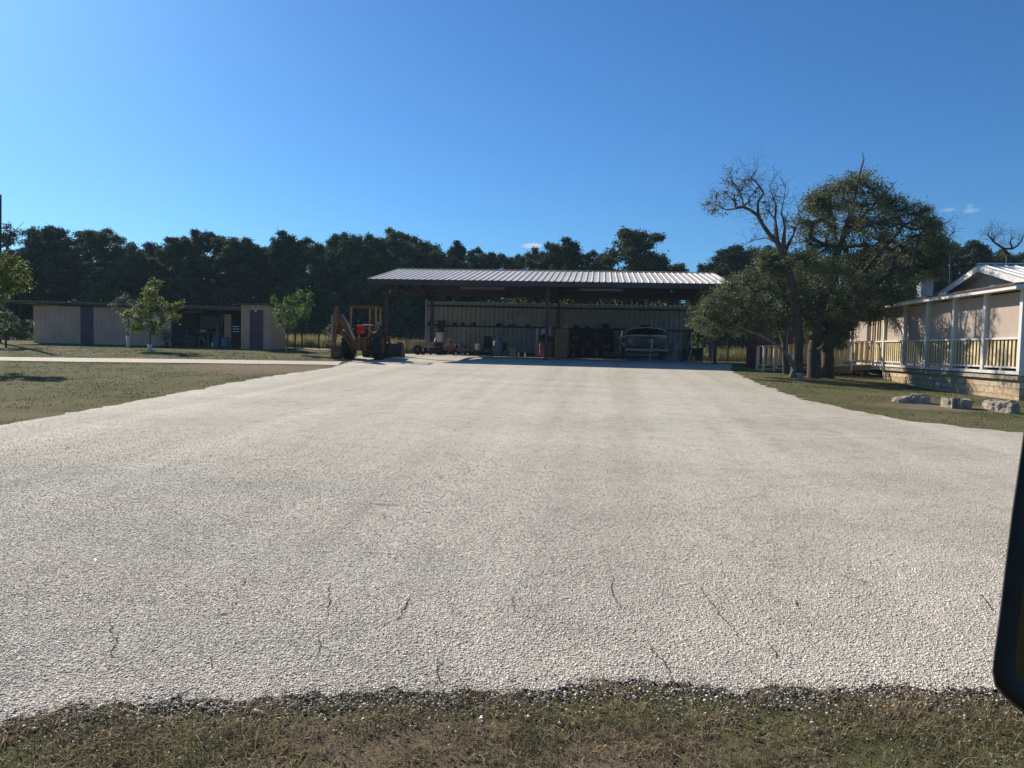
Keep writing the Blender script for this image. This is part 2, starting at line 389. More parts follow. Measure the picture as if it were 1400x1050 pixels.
def link(name, me, parent=None):
    o = bpy.data.objects.new(name, me); COL.objects.link(o)
    if parent is not None: o.parent = parent
    return o


def tag(o, label=None, cat=None, group=None, kind=None):
    if label: o['label'] = label
    if cat: o['category'] = cat
    if group: o['group'] = group
    if kind: o['kind'] = kind
    return o


def thing(name, label, cat, loc=(0, 0, 0), rz=0, group=None):
    o = bpy.data.objects.new(name, None); COL.objects.link(o); o.empty_display_size = .3
    o.location = tuple(map(float, loc)); o.rotation_euler = (0, 0, rz); o['_o'] = tuple(map(float, loc))
    return tag(o, label, cat, group)


def dup(root, loc, rz=0, sc=1., label=None):
    r = root.copy(); COL.objects.link(r); r.location = tuple(map(float, loc)); r.rotation_euler = (0, 0, rz)
    r.scale = sc if isinstance(sc, tuple) else (sc,)*3
    if label: r['label'] = label
    for ch in list(root.children):
        c = ch.copy(); COL.objects.link(c); c.parent = r
        for g in list(ch.children):
            d = g.copy(); COL.objects.link(d); d.parent = c
    return r


def onG(x, y, dz=0): return (x, y, float(terr(x, y))+dz)


# ------------------------------------------------------------------ setting: ground, lot, path
def grid_sheet(xs, ys, zf):
    X, Y = np.meshgrid(xs, ys); Z = zf(X, Y); V = np.stack([X, Y, Z], -1).reshape(-1, 3)
    nx, ny = len(xs), len(ys); i, j = np.meshgrid(np.arange(nx-1), np.arange(ny-1)); a = (j*nx+i).ravel()
    return V, np.stack([a, a+1, a+nx+1, a+nx], -1)


xs = np.concatenate([np.linspace(-700, -60, 14), np.arange(-50, 40, 1.), np.linspace(45, 700, 14)])
ys = np.concatenate([np.linspace(-200, -5, 10), np.arange(0, 62, 1.), np.linspace(66, 120, 8), np.linspace(160, 900, 8)])
V, Fc = grid_sheet(xs, ys, terr)
tag(link('ground', raw_mesh('ground', V, Fc, MT['lawn'], True)), kind='structure')

rng = np.random.default_rng(7)


def cdt_sheet(poly, step, zoff):
    poly = np.asarray(poly, float)
    pts = [Vector((p[0], p[1])) for p in poly]; n = len(pts)
    x0, y0 = poly.min(0); x1, y1 = poly.max(0)
    for x in np.arange(x0+step/2, x1, step):
        for y in np.arange(y0+step/2, y1, step): pts.append(Vector((x, y)))
    res = delaunay_2d_cdt(pts, [(i, (i+1) % n) for i in range(n)], [], 1, 1e-5)
    v = np.array([[p.x, p.y] for p in res[0]]); z = terr(v[:, 0], v[:, 1])+zoff
    return np.column_stack([v, z]), np.array([f for f in res[2] if len(f) == 3])


near_px = [(-260, 1010), (-120, 995), (0, 982), (60, 975), (130, 968), (200, 962), (290, 960), (380, 955), (500, 950), (560, 951), (640, 946), (700, 948), (760, 942), (800, 937), (860, 932), (930, 941), (1000, 944), (1060, 941), (1130, 946), (1210, 943), (1300, 944), (1400, 945), (1500, 946), (1700, 950)]
near = [G(a, b)[:2] for a, b in near_px]
right = [(9.2, 5.5), (9.6, 9.), (9.0, 12.5), G(1400, 593)[:2], G(1300, 583)[:2], G(1240, 576)[:2], G(1180, 565)[:2], G(1100, 547)[:2], G(1060, 534)[:2], G(1040, 526)[:2], G(1020, 517)[:2], G(1000, 508)[:2], (6.5, 38.2), (6.7, 40), (6.9, 46), (6.9, 51.3)]
left = [(-11.9, 51.3), (-12, 44), (-12.1, 38.2), (-11.4, 35.5), (-10.9, 33.5), G(455, 503)[:2], G(370, 515)[:2], G(300, 527)[:2], G(250, 537)[:2], G(130, 560)[:2], G(0, 583)[:2], (-10.1, 8.), (-10.4, 4.)]


def rough_line(pts, step, amp):
    out = []
    for a, b in zip(pts[:-1], pts[1:]):
        a = np.array(a, float); b = np.array(b, float); L_ = np.linalg.norm(b-a); k = max(1, int(L_/step)); nrm = np.array([-(b-a)[1], (b-a)[0]])/L_
        for i in range(k):
            out.append(a+(b-a)*i/k+nrm*rng.normal(0, amp))
    out.append(np.array(pts[-1])); return out


near_r = [p+np.array([0, .014*math.sin(p[0]*5.1)+.016*math.sin(p[0]*13+1)+.016*math.sin(p[0]*31)]) for p in rough_line(near, .04, .02)]; right_r = rough_line(right, .22, .07); left_r = rough_line(left, .22, .07)
poly = near_r+right_r+left_r
V, Fc = cdt_sheet(poly, .8, .012)
tag(link('gravel_lot', raw_mesh('gravel_lot', V, Fc, MT['gravel'], True)), kind='structure')
# pale walk along the lawn
top = [G(a, b)[:2] for a, b in ((-160, 485.5), (0, 488.6), (120, 490), (240, 491.5), (345, 493), (440, 494.4), (468, 494.8))]
bot = [G(a, b)[:2] for a, b in ((462, 500), (440, 499.2), (345, 498), (240, 496.6), (120, 495.4), (0, 493.6), (-160, 491))]
V, Fc = cdt_sheet(rough_line(top+bot, .8, .01), .8, .02)
tag(link('path', raw_mesh('path', V, Fc, MT['concrete'], True)), kind='structure')
V, Fc = cdt_sheet([(-11.6, 40.5), (6.5, 40.5), (6.5, 51.2), (-11.6, 51.2)], .9, .020)
tag(link('canopy_floor', raw_mesh('canopy_floor', V, Fc, MT['floor'], True)), kind='structure')
# a small slab by the fence
a = [(-18.9, 46.6), (-16.2, 46.6), (-16.2, 45.2), (-18.6, 45.2)]
V, Fc = cdt_sheet(a, .8, .05)
tag(link('concrete_pad', raw_mesh('concrete_pad', V, Fc, MT['concrete'])), kind='structure')


def crack(pxs, w=.0042):
    P = [G(a, b) for a, b in pxs]; pts = []
    for a, b in zip(P[:-1], P[1:]):
        k = max(2, int(np.linalg.norm(b-a)/.035))
        for i in range(k): pts.append(a+(b-a)*i/k+np.append(rng.normal(0, .007, 2), 0))
    pts.append(P[-1]); pts = np.array(pts); vs = []; fs = []
    for i, p in enumerate(pts):
        t = pts[min(i+1, len(pts)-1)]-pts[max(i-1, 0)]; nrm = np.array([-t[1], t[0], 0]); nrm /= np.linalg.norm(nrm)+1e-9
        ww = w*rng.uniform(.1, 1.2)*(1 if 0 < i < len(pts)-1 else .1); z = float(terr(p[0], p[1]))+.018
        vs += [(*(p+nrm*ww)[:2], z), (*(p-nrm*ww)[:2], z)]
    for i in range(len(pts)-1): fs.append((2*i, 2*i+1, 2*i+3, 2*i+2))
    return vs, fs


cb = MB()
for c in (((957, 806), (968, 822), (985, 845), (1000, 862), (1014, 880)), ((435, 872), (436, 890), (433, 905)), ((453, 800), (449, 822), (448, 846)),
          ((1085, 822), (1095, 838)), ((338, 790), (325, 820), (318, 842), (290, 845)), ((490, 834), (502, 835)), ((1210, 830), (1222, 831)), ((286, 900), (290, 918)), ((1050, 880), (1062, 905)), ((400, 758), (470, 756), (540, 760)), ((1340, 815), (1362, 842)), ((840, 790), (836, 812), (852, 838)), ((700, 818), (704, 840)), ((600, 900), (598, 925), (606, 940)), ((150, 850), (158, 880), (150, 905)), ((1150, 790), (1190, 800)), ((880, 880), (905, 905), (925, 940)), ((560, 820), (545, 850), (520, 860)), ((235, 700), (260, 716)), ((480, 690), (560, 694), (620, 690))):
    cb.add(*crack(c))
tag(cb.build('crack', 'crack'), kind='structure')


# ------------------------------------------------------------------ scattered chips and blades
def in_poly(P, poly):
    poly = np.asarray(poly); x, y = P[:, 0], P[:, 1]; c = np.zeros(len(P), bool); n = len(poly)
    for i in range(n):
        x1, y1 = poly[i]; x2, y2 = poly[(i+1) % n]
        if y1 == y2: continue
        h = ((y1 > y) != (y2 > y)) & (x < (x2-x1)*(y-y1)/(y2-y1)+x1); c ^= h
    return c


def chips(P, size, flat=.6, sink=.3):
    n = len(P); base = np.array([[-1, -1, -1], [1, -1, -1], [1, 1, -1], [-1, 1, -1], [-1, -1, 1], [1, -1, 1], [1, 1, 1], [-1, 1, 1]], float)*.5
    B = base[None]*(1+rng.uniform(-.5, .25, (n, 8, 3))); B[:, 4:, :2] *= .75
    B *= (np.atleast_1d(size)[:, None, None])*np.stack([rng.uniform(.7, 1.25, n), rng.uniform(.7, 1.25, n), rng.uniform(flat*.7, flat*1.3, n)], -1)[:, None]
    a = rng.uniform(0, 6.283, n); tl = rng.normal(0, .22, (n, 2)); ca, sa = np.cos(a)[:, None], np.sin(a)[:, None]
    z = B[:, :, 2]+tl[:, :1]*B[:, :, 0]+tl[:, 1:]*B[:, :, 1]
    x = B[:, :, 0]-tl[:, :1]*B[:, :, 2]; y = B[:, :, 1]-tl[:, 1:]*B[:, :, 2]
    V = np.stack([x*ca-y*sa+P[:, :1], x*sa+y*ca+P[:, 1:2], z+P[:, 2:3]+np.atleast_1d(size)[:, None]*sink], -1).reshape(-1, 3)
    q = np.array([(3, 2, 1, 0), (4, 5, 6, 7), (0, 1, 5, 4), (1, 2, 6, 5), (2, 3, 7, 6), (3, 0, 4, 7)])
    return V, (q[None]+8*np.arange(n)[:, None, None]).reshape(-1, 4)


def frame_pts(n, ymin, ymax, pw=1., margin=.4):
    """random ground points inside the view's wedge, y between limits"""
    y = ymin+(ymax-ymin)*rng.uniform(0, 1, n)**pw
    xl = (-816.-40)/F*y-margin; xr = (1400-816+60)/F*y+margin
    x = xl+(xr-xl)*rng.uniform(0, 1, n); return np.column_stack([x, y])


P = frame_pts(1050000, 3., 15, 1.)
P = P[rng.uniform(0, 1, len(P)) < np.clip((15-P[:, 1])/12, 0, 1)**1.7*1.0]
P = P[in_poly(P, poly)]
P = np.column_stack([P, terr(P[:, 0], P[:, 1])+.012])
V, Fc = chips(P, np.clip(rng.lognormal(-5.0, .36, len(P)), .0035, .0145), .42, .18)
tag(link('loose_gravel', raw_mesh('loose_gravel', V, Fc, MT['chip'])), 'pale stone chips scattered over the lot surface', 'gravel', kind='stuff')
# edge: bigger dark chips tailing off into the grass
nr = np.array(near_r)
idx = rng.integers(0, len(nr), 12000); E_ = nr[idx]+np.column_stack([rng.normal(0, .05, 12000), -np.abs(rng.gamma(1.15, .085, 12000))+rng.normal(.05, .05, 12000)])
sel = rng.uniform(0, 1, len(E_)) < .62
Ed = np.column_stack([E_, terr(E_[:, 0], E_[:, 1])+.010])
V, Fc = chips(Ed[sel], np.clip(rng.lognormal(-4.85, .38, sel.sum()), .004, .020), .45, .15)
tag(link('dark_edge_gravel', raw_mesh('dark_edge_gravel', V, Fc, MT['dchip'])), 'dark tarry chips along the near edge of the lot', 'gravel', kind='stuff')
V, Fc = chips(Ed[~sel], np.clip(rng.lognormal(-4.85, .36, (~sel).sum()), .004, .018), .45, .15)
tag(link('pale_edge_gravel', raw_mesh('pale_edge_gravel', V, Fc, MT['chip'])), 'pale chips spilled into the grass at the near edge', 'gravel', kind='stuff')


def blades(P, h, w, lean=.5, curve=True):
    """tapered bent blades: 5 verts (quad + tri as quads)"""
    n = len(P); h = np.broadcast_to(h, n); w = np.broadcast_to(w, n)
    a = rng.uniform(0, 6.283, n); d = np.column_stack([np.cos(a), np.sin(a)]); s = np.column_stack([-d[:, 1], d[:, 0]])
    ln = np.abs(rng.normal(0, lean, n))*h
    b0 = np.column_stack([P[:, :2]-s*w[:, None]/2, P[:, 2]-.005]); b1 = np.column_stack([P[:, :2]+s*w[:, None]/2, P[:, 2]-.005])
    m = P[:, :2]+d*(ln*.35)[:, None]; m0 = np.column_stack([m-s*w[:, None]*.4, P[:, 2]+h*.6]); m1 = np.column_stack([m+s*w[:, None]*.4, P[:, 2]+h*.6])
    t = P[:, :2]+d*ln[:, None]; zt = P[:, 2]+h/np.sqrt(1+(ln/h)**2*.5); t0 = np.column_stack([t-s*w[:, None]*.08, zt]); t1 = np.column_stack([t+s*w[:, None]*.08, zt])
    V = np.stack([b0, b1, m1, m0, t1, t0], 1).reshape(-1, 3)
    q = np.array([(0, 1, 2, 3), (3, 2, 4, 5)]); return V, (q[None]+6*np.arange(n)[:, None, None]).reshape(-1, 4)


def tufts(n, fn, k, sp):
    c = fn(n); c = np.repeat(c, k, 0)+rng.normal(0, sp, (len(c)*k, 2)); return c


def lumpy(P, s=2.):   # keeps points in clumps so that bare soil shows between them
    v = np.sin(P[:, 0]*s*3.1+1.3*np.sin(P[:, 1]*s*2.3))*np.sin(P[:, 1]*s*3.7+1.7*np.sin(P[:, 0]*s*1.9))
    return v+rng.normal(0, .6, len(P)) > -.25


P = tufts(15000, lambda n: frame_pts(n, 2.4, 4.6, 1., .3), 9, .02)
near_poly = near+[(3.5, 2), (-6, 2)]
P = P[~in_poly(P, poly)]; P = P[lumpy(P)]
P = np.column_stack([P, terr(P[:, 0], P[:, 1])])
V, Fc = blades(P, np.clip(rng.lognormal(-3.75, .5, len(P)), .007, .085), rng.uniform(.0018, .0045, len(P)), 1.5)
tag(link('near_grass', raw_mesh('near_grass', V, Fc, MT['blade'])), 'short dry green and straw grass in the foreground', 'grass', kind='stuff')
P = frame_pts(11000, 2.4, 4.4, 1., .3); P = P[~in_poly(P, poly)]; P = np.column_stack([P, terr(P[:, 0], P[:, 1])+.006])
V, Fc = chips(P, np.clip(rng.lognormal(-5.1, .45, len(P)), .003, .014), .45, .1)
tag(link('soil_crumbs', raw_mesh('soil_crumbs', V, Fc, MT['dchip'])), 'small stones and soil crumbs among the foreground grass', 'soil', kind='stuff')


def lawn_pts(n):
    P = frame_pts(n, 8, 43, .9); return P[~in_poly(P, poly) & ((P[:, 0] < -9) | (P[:, 0] > 4))]


P = tufts(30000, lawn_pts, 4, .07); P = P[~in_poly(P, poly)]; P = P[~((P[:, 0] > 11.7) & (P[:, 1] > 23.2))]
pth = np.array(top+bot); P = P[~in_poly(P, pth)]; P = P[lumpy(P, .35)]
for (cx, cy, rx_, ry_, st) in BARE: P = P[(((P[:, 0]-cx)/rx_)**2+((P[:, 1]-cy)/ry_)**2+rng.normal(0, .5, len(P)) > .8)]
P = np.column_stack([P, terr(P[:, 0], P[:, 1])])
V, Fc = blades(P, np.clip(rng.lognormal(-3.8, .4, len(P)), .012, .07), rng.uniform(.008, .02, len(P))*np.clip(P[:, 1]/22, .6, 1.6), 1.3)
tag(link('lawn_grass', raw_mesh('lawn_grass', V, Fc, MT['thatch'])), 'short dull green lawn on both sides of the lot', 'grass', kind='stuff')


# tall dry grass behind the fences
def rect_pts(n, x0, x1, y0, y1): return np.column_stack([rng.uniform(x0, x1, n), rng.uniform(y0, y1, n)])


P = np.concatenate([rect_pts(21000, -27, -9.5, 52.1, 56), rect_pts(12000, 4, 19, 52.1, 56)])
P = np.column_stack([P, terr(P[:, 0], P[:, 1])]); tuftn = .55+.45*np.sin(P[:, 0]*2.1+np.sin(P[:, 1]*3))**2
V, Fc = blades(P, rng.uniform(.5, 1.15, len(P))*tuftn, rng.uniform(.015, .035, len(P)), .28)
tag(link('tall_grass', raw_mesh('tall_grass', V, Fc, MT['tallgrass'])), 'tall straw-coloured grass standing beyond the wire fence', 'grass', kind='stuff')


# ------------------------------------------------------------------ trees
def leaf_mesh(name, C, size, mat, upbias=.4, aspect=.5, droop=0):
    n = len(C); nr_ = rng.normal(0, 1, (n, 3)); nr_[:, 2] = np.abs(nr_[:, 2])+upbias; nr_ /= np.linalg.norm(nr_, axis=1)[:, None]
    t = np.cross(nr_, rng.normal(0, 1, (n, 3))); t /= np.linalg.norm(t, axis=1)[:, None]+1e-9; b = np.cross(nr_, t)
    s = (np.broadcast_to(size, n)*rng.uniform(.65, 1.3, n))[:, None]
    V = np.stack([C-t*s*.5, C-b*s*aspect*.5-t*s*.08, C+t*s*.5, C+b*s*aspect*.5-t*s*.08], 1).reshape(-1, 3)
    return raw_mesh(name, V, np.arange(4*n).reshape(-1, 4), MT[mat])


def grow(trunk, clumps, nsub, r_tip=.012, twig=True, wander=.12, seed=0):
    """trunk: list of (p, radius, parent index); clumps: (centre, radii). returns segments and leaf sub-centres"""
    g = np.random.default_rng(seed)
    P = [np.array(p, float) for p, _, _ in trunk]; par = [q for _, _, q in trunk]; fixed = {i: r for i, (_, r, _) in enumerate(trunk)}; subs = []
    cl = sorted(clumps, key=lambda c: min(np.linalg.norm(np.array(c[0])-p) for p in P))
    for c, rad in cl:
        c = np.array(c, float); A = np.array(P); dist = np.linalg.norm(A-c, axis=1)+.9*np.maximum(0, A[:, 2]-c[2]+.1)
        dist[0] += 1.5
        j = int(np.argmin(dist)); a = P[j]; L_ = np.linalg.norm(c-a); k = max(1, int(L_/.55)); last = j
        for i in range(1, k+1):
            t = i/k; q = a+(c-a)*t+g.normal(0, wander*min(L_, 1.5)*.5, 3)*(t < 1); q[2] += .12*L_*math.sin(math.pi*t)
            P.append(q); par.append(last); last = len(P)-1
        for _ in range(nsub):
            u = g.normal(0, 1, 3); u /= np.linalg.norm(u); s = c+u*np.array(rad)*g.uniform(.35, 1.0)
            subs.append(s)
            if twig:
                P.append(c+(s-c)*.5+g.normal(0, .06, 3)); par.append(last); P.append(s); par.append(len(P)-2)
    cnt = np.ones(len(P))
    for i in range(len(P)-1, 0, -1):
        if par[i] >= 0: cnt[par[i]] += cnt[i]
    return P, par, cnt, fixed, subs


def branch_mesh(P, par, cnt, fixed, r_tip, mat, name='trunk', pw=.45):
    m = MB(); n0 = len(fixed)
    base = max(fixed.values())
    def rad(i):
        if i in fixed: return fixed[i]
        return min(r_tip*cnt[i]**pw, fixed.get(par[i], 9)*.8 if par[i] in fixed else 9)
    rr = [0]*len(P)
    for i in range(len(P)):
        rr[i] = rad(i)
        if i and par[i] >= 0: rr[i] = min(rr[i], rr[par[i]])
    for i in range(1, len(P)):
        if par[i] < 0: continue
        r = max(rr[par[i]] if (par[i] in fixed) == (i in fixed) else min(rr[par[i]], rr[i]*1.35), rr[i])
        m.tube(P[par[i]], P[i], r, rr[i], 9 if r > .12 else 5 if r > .03 else 3, cap=False)
    return m


def twigs(nodes, g, n, L0, r0_, depth=3, up_=.35):
    m_ = MB()
    def go(p, d, ln, r, k):
        p = Vector(p); q = p
        for i in range(3):
            d = (d+Vector(g.normal(0, .28, 3))+Vector((0, 0, up_*.2))).normalized(); q2 = q+d*ln/3; m_.tube(q, q2, r*(1-i*.25), r*(1-(i+1)*.25), 3, False); q = q2
            if k and i: go(q, (d+Vector(g.normal(0, .7, 3))).normalized(), ln*.62, r*.6, k-1)
    for i in range(n):
        j = int(g.integers(0, len(nodes)-1)); a, b_ = Vector(nodes[j][0]), Vector(nodes[j][1]); p = a+(b_-a)*g.uniform(0, 1)
        d = Vector(g.normal(0, 1, 3)); d.z = abs(d.z)*.7+up_; go(p, d.normalized(), L0*g.uniform(.5, 1.2), r0_, depth-1)
    return m_


def leaves_at(subs, per, sig, g):
    C = np.repeat(np.array(subs), per, 0); return C+g.normal(0, 1, C.shape)*np.array(sig)


def tree(name, label, cat, base, trunk, clumps, leaf, size, nsub=6, per=40, sig=(.14, .14, .10), bark='bark', r_tip=.012, group=None, seed=0, upbias=.4, world=False, thin=None):
    """trunk/clumps in world coordinates if world else local"""
    t = thing(name, label, cat, base, 0, group)
    off = np.array(base, float) if world else 0
    tr = [(np.array(p)-off, r, q) for p, r, q in trunk]; cl = [(np.array(c)-off, rd) for c, rd in clumps]
    P, par, cnt, fixed, subs = grow(tr, cl, nsub, seed=seed)
    branch_mesh(P, par, cnt, fixed, r_tip, bark).build('trunk', bark, t)
    g = np.random.default_rng(seed+100)
    if thin is not None: subs = [s for s in subs if g.uniform() < thin]
    link('crown', leaf_mesh('crown', leaves_at(subs, per, sig, g), size, leaf, upbias), t)
    return t


def env_clumps(n, g, z0, z1, rad, shape='oak', cr=(.7, 1.1)):
    out = []
    for i in range(n):
        u = (i+.5)/n; z = z0+(z1-z0)*u
        if shape == 'cedar': w = rad*(1-u)**.75+.15
        elif shape == 'round': w = rad*math.sqrt(max(.03, 1-(2*u-1)**2))
        else: w = rad*(math.sin(math.pi*min(1, u*.82+.18)))**.6
        a = g.uniform(0, 6.283); r = w*math.sqrt(g.uniform(.1, 1)); c = g.uniform(*cr)
        out.append(((r*math.cos(a), r*math.sin(a), z+g.normal(0, .15)), (c, c, c*.62)))
    for i in range(n//2):      # ragged sprays standing out of the outline
        u = g.uniform(.3, 1.02); z = z0+(z1-z0)*u
        w = (rad*(1-u)**.75+.15 if shape == 'cedar' else rad*math.sqrt(max(.03, 1-(2*min(u, 1)-1)**2)))
        a = g.uniform(0, 6.283); r = w*g.uniform(1., 1.22); c = g.uniform(.2, .42)
        out.append(((r*math.cos(a), r*math.sin(a), z+g.uniform(.1, .6)), (c, c, c*.8)))
    return out


# --- wood edge: six prototypes, copied
protos = {}
for key, shape, H_, rad, leafm, ncl, seed in (('a', 'oak', 9.2, 3.3, 'oakback', 70, 1), ('b', 'oak', 8.6, 2.9, 'cedar', 62, 2), ('c', 'cedar', 9.4, 2.6, 'cedar', 60, 3), ('d', 'round', 8.8, 3.4, 'cedar', 72, 4), ('e', 'oak', 9.0, 2.5, 'oakback', 50, 5), ('f', 'round', 8.4, 3.0, 'oakback', 62, 6)):
    g = np.random.default_rng(seed)
    tr = [((0, 0, -.3), .2, -1), ((.1, 0, 1.2), .17, 0), ((-.05, .1, 2.6), .14, 1), ((.15, 0, 4.2), .11, 2), ((.05, 0, 6), .07, 3)]
    cl = env_clumps(ncl, g, 1.3 if shape != 'cedar' else .9, H_-.35, rad, shape, (.75, 1.2))
    protos[key] = tree('woodland_tree', 'x', 'tree', (0, 0, 0), tr, cl, leafm, .17, nsub=10, per=66, sig=(.17, .17, .11), bark='darkbark', seed=seed*11, group='dark trees of the wood edge')
row = [  # px of the trunk, px height of the top, depth, prototype, width, label
    (-45, 338, 60, 'b', 1.0, 'dark crown at the far left picture edge behind the pole'),
    (58, 312, 60, 'd', .82, 'round dark crown right of the pole, above the left end of the brown shed'),
    (26, 344, 58, 'f', .7, 'low dark tree just right of the pole below the wispy one'),
    (128, 316, 61, 'a', .92, 'broad dark crown above the maroon shed door'),
    (172, 338, 59, 'f', .75, 'lower dark tree behind the two guarded saplings'),
    (206, 334, 63, 'b', .7, 'dark tree above the gap between shed siding and open bay'),
    (246, 326, 60, 'a', .7, 'dark tree above the left part of the open shed bay'),
    (286, 319, 62, 'd', .68, 'tallest rounded crown above the open shed bay'),
    (325, 326, 60, 'e', .9, 'dark crown above the siding panel next to the closet'),
    (358, 337, 62, 'b', .75, 'dark crown with a lower top above the brown closet'),
    (391, 321, 60, 'c', .85, 'pointed dark tree above the bright green sapling'),
    (426, 333, 61, 'f', .72, 'dark tree above the pipe fence, left of the backhoe'),
    (455, 335, 63, 'b', .7, 'dark tree above the raised backhoe boom'),
    (481, 322, 60, 'd', .66, 'tall dark crown directly above the backhoe roll frame'),
    (512, 327, 62, 'e', .8, 'dark tree above the left corner of the canopy roof'),
    (541, 319, 60, 'a', .72, 'tall dark tree with gaps above the left roof ridge end'),
    (573, 331, 62, 'f', .7, 'dark tree sloping down to the right behind the ridge'),
    (600, 344, 60, 'b', .65, 'dark tree left of the narrow cedar behind the canopy'),
    (627, 334, 61, 'c', .62, 'narrow pointed cedar rising behind the canopy roof'),
    (655, 346, 60, 'f', .55, 'small dark crown right of the narrow cedar'),
    (686, 349, 61, 'd', .6, 'low round crown left of the small cloud'),
    (727, 345, 62, 'b', .62, 'low dark tree right below the small cloud'),
    (757, 335, 60, 'a', .6, 'dark tree right of the small cloud'),
    (779, 330, 61, 'c', .85, 'pointed dark tree left of the tall lone crown'),
    (815, 350, 62, 'f', .6, 'low dark tree tucked against the tall lone crown'),
    (866, 316, 58, 'e', 1.06, 'tall lone crown with sky gaps above the right half of the roof'),
    (900, 352, 60, 'b', .45, 'small crown leaning off the right side of the tall lone crown'),
    (930, 367, 63, 'f', .6, 'lowest tree in the gap of sky above the roof'),
    (968, 362, 62, 'b', .5, 'low dark tree above the right roof end beside the sky gap'),
    (1000, 341, 58, 'c', 1.15, 'dark cedar behind the bare leaning oak limbs'),
    (1040, 338, 60, 'd', .8, 'dark crown seen through the bare leaning oak'),
    (1100, 350, 60, 'a', .9, 'dark tree hidden behind the oak trunks'),
    (1170, 345, 60, 'd', .9, 'dark tree behind the middle of the dense oak'),
    (1235, 335, 58, 'b', .9, 'dark tree behind the right side of the dense oak'),
    (1292, 334, 56, 'e', .9, 'grey-green tree right of the dense oak, above the roof vent'),
    (1330, 333, 54, 'c', .95, 'dark tree above the peak of the house gable'),
    (1372, 349, 57, 'f', .8, 'low dark tree under the bare branching snag'),
    (1420, 352, 58, 'b', .9, 'dark tree at the right picture edge above the white roof')]
first = set()
Hh = dict(a=9.2, b=8.6, c=9.4, d=8.8, e=9.0, f=8.4)
for i, (px, py, d, k, wd, lab) in enumerate(row):
    d = d*1.2; wd = wd*1.2
    pt = Wd(px, py, d); gz = float(terr(pt[0], pt[1])); sz = (pt[2]-gz)/Hh[k]; sx = wd*1.12
    rz_ = (i*2.399) % 6.283
    if k in first: o = dup(protos[k], (pt[0], pt[1], gz), rz_, (sx, sx, sz), lab)
    else:
        first.add(k); o = protos[k]; o.location = (pt[0], pt[1], gz); o.rotation_euler = (0, 0, rz_); o.scale = (sx, sx, sz); o['label'] = lab
# understory that reads as one mass
g = np.random.default_rng(77)
C = []
for i in range(3000):
    x = g.uniform(-78, 54); y = g.uniform(73, 84); C.append((x, y, float(terr(x, y))+g.uniform(0, 1)**.8*(7.0+.7*math.sin(x*.7)-2.2*sm(-16, -6, x)*(1-sm(24, 30, x)))))
for i in range(1300): x = g.uniform(-82, 56); y = g.uniform(72, 79); C.append((x, y, float(terr(x, y))+g.uniform(0, 2)))
C = leaves_at(C, 80, (.6, .6, .42), g)
me = leaf_mesh('understory', C, .26, 'scrub', .2)
tag(link('understory', me), 'dark thicket filling the wood beneath the tree crowns', 'undergrowth', kind='stuff')
C = []
for i in range(420):
    x = g.uniform(-62, -8) if g.uniform() < .6 else g.uniform(-8, 40); y = g.uniform(66, 71); C.append((x, y, float(terr(x, y))+g.uniform(0, 1)*(3.4+.9*math.sin(x*1.3))))
me = leaf_mesh('brush', leaves_at(C, 60, (.45, .45, .35), g), .2, 'cedar', .2)
tag(link('brush', me), 'dark brush along the front of the wood', 'undergrowth', kind='stuff')

C = [(g.uniform(-12, 8), g.uniform(56, 58.5), 0) for _ in range(150)]
C = [(a, b_, float(terr(a, b_))+g.uniform(0, 1)*(3.9+.5*math.sin(a*1.7))) for a, b_, _ in C]
me = leaf_mesh('sun_tinted_brush', leaves_at(C, 55, (.4, .4, .3), g), .15, 'maple', .2)  # brighter leaf colour puts sunlight into this brush
tag(link('sun_tinted_brush', me), 'brush tinted yellow-green as if sunlit, showing in the gap above the canopy wall', 'undergrowth', kind='stuff')
# --- wispy bare-topped tree by the pole
def P3(px, py, d): return tuple(Wd(px, py, d))


b = P3(8, 440, 57); b = (b[0], b[1], float(terr(b[0], b[1])))
tree('sparse_tree', 'thin-topped tree with a bare twig poking right, behind the utility pole', 'tree', b,
     [(b, .2, -1), (P3(7, 400, 57), .16, 0), (P3(9, 350, 57), .1, 1), (P3(12, 325, 57), .06, 2), (P3(22, 315, 57), .03, 3), (P3(33, 303, 57), .012, 4)],
     [(P3(8, 312, 57), (.5, .5, .4)), (P3(16, 318, 57), (.5, .5, .4)), (P3(3, 325, 57), (.6, .6, .5)), (P3(14, 330, 57), (.5, .5, .4)), (P3(20, 322, 57), (.35, .35, .3))],
     'oakback', .16, nsub=8, per=14, bark='darkbark', seed=31, world=True)
# --- snag at right and dead twigs
def snag(name, label, px, py0, pts, d, group=None):
    b_ = P3(px, py0, d); b_ = (b_[0], b_[1], float(terr(b_[0], b_[1]))); t = thing(name, label, 'dead tree', b_, 0, group)
    m = MB(); q = [b_]+[P3(a, c, d+dd) for a, c, dd, r, p in pts]; r_ = [pts[0][3]*1.4]+[p[3] for p in pts]
    for i, (a, c, dd, r, p) in enumerate(pts): m.tube(q[p], q[i+1], min(r_[p], r*1.5)*.72, r*.72, 6, cap=False)
    m.build('trunk', 'darkbark', t, world=True)
    sg = [(np.array(q[p_[4]])-np.array(b_), np.array(q[i_+1])-np.array(b_)) for i_, p_ in enumerate(pts) if i_ > 1]
    if len(sg) > 2: twigs(sg, np.random.default_rng(len(pts)), len(sg)*4, .8, .014).build('twigs', 'darkbark', t)
    return t


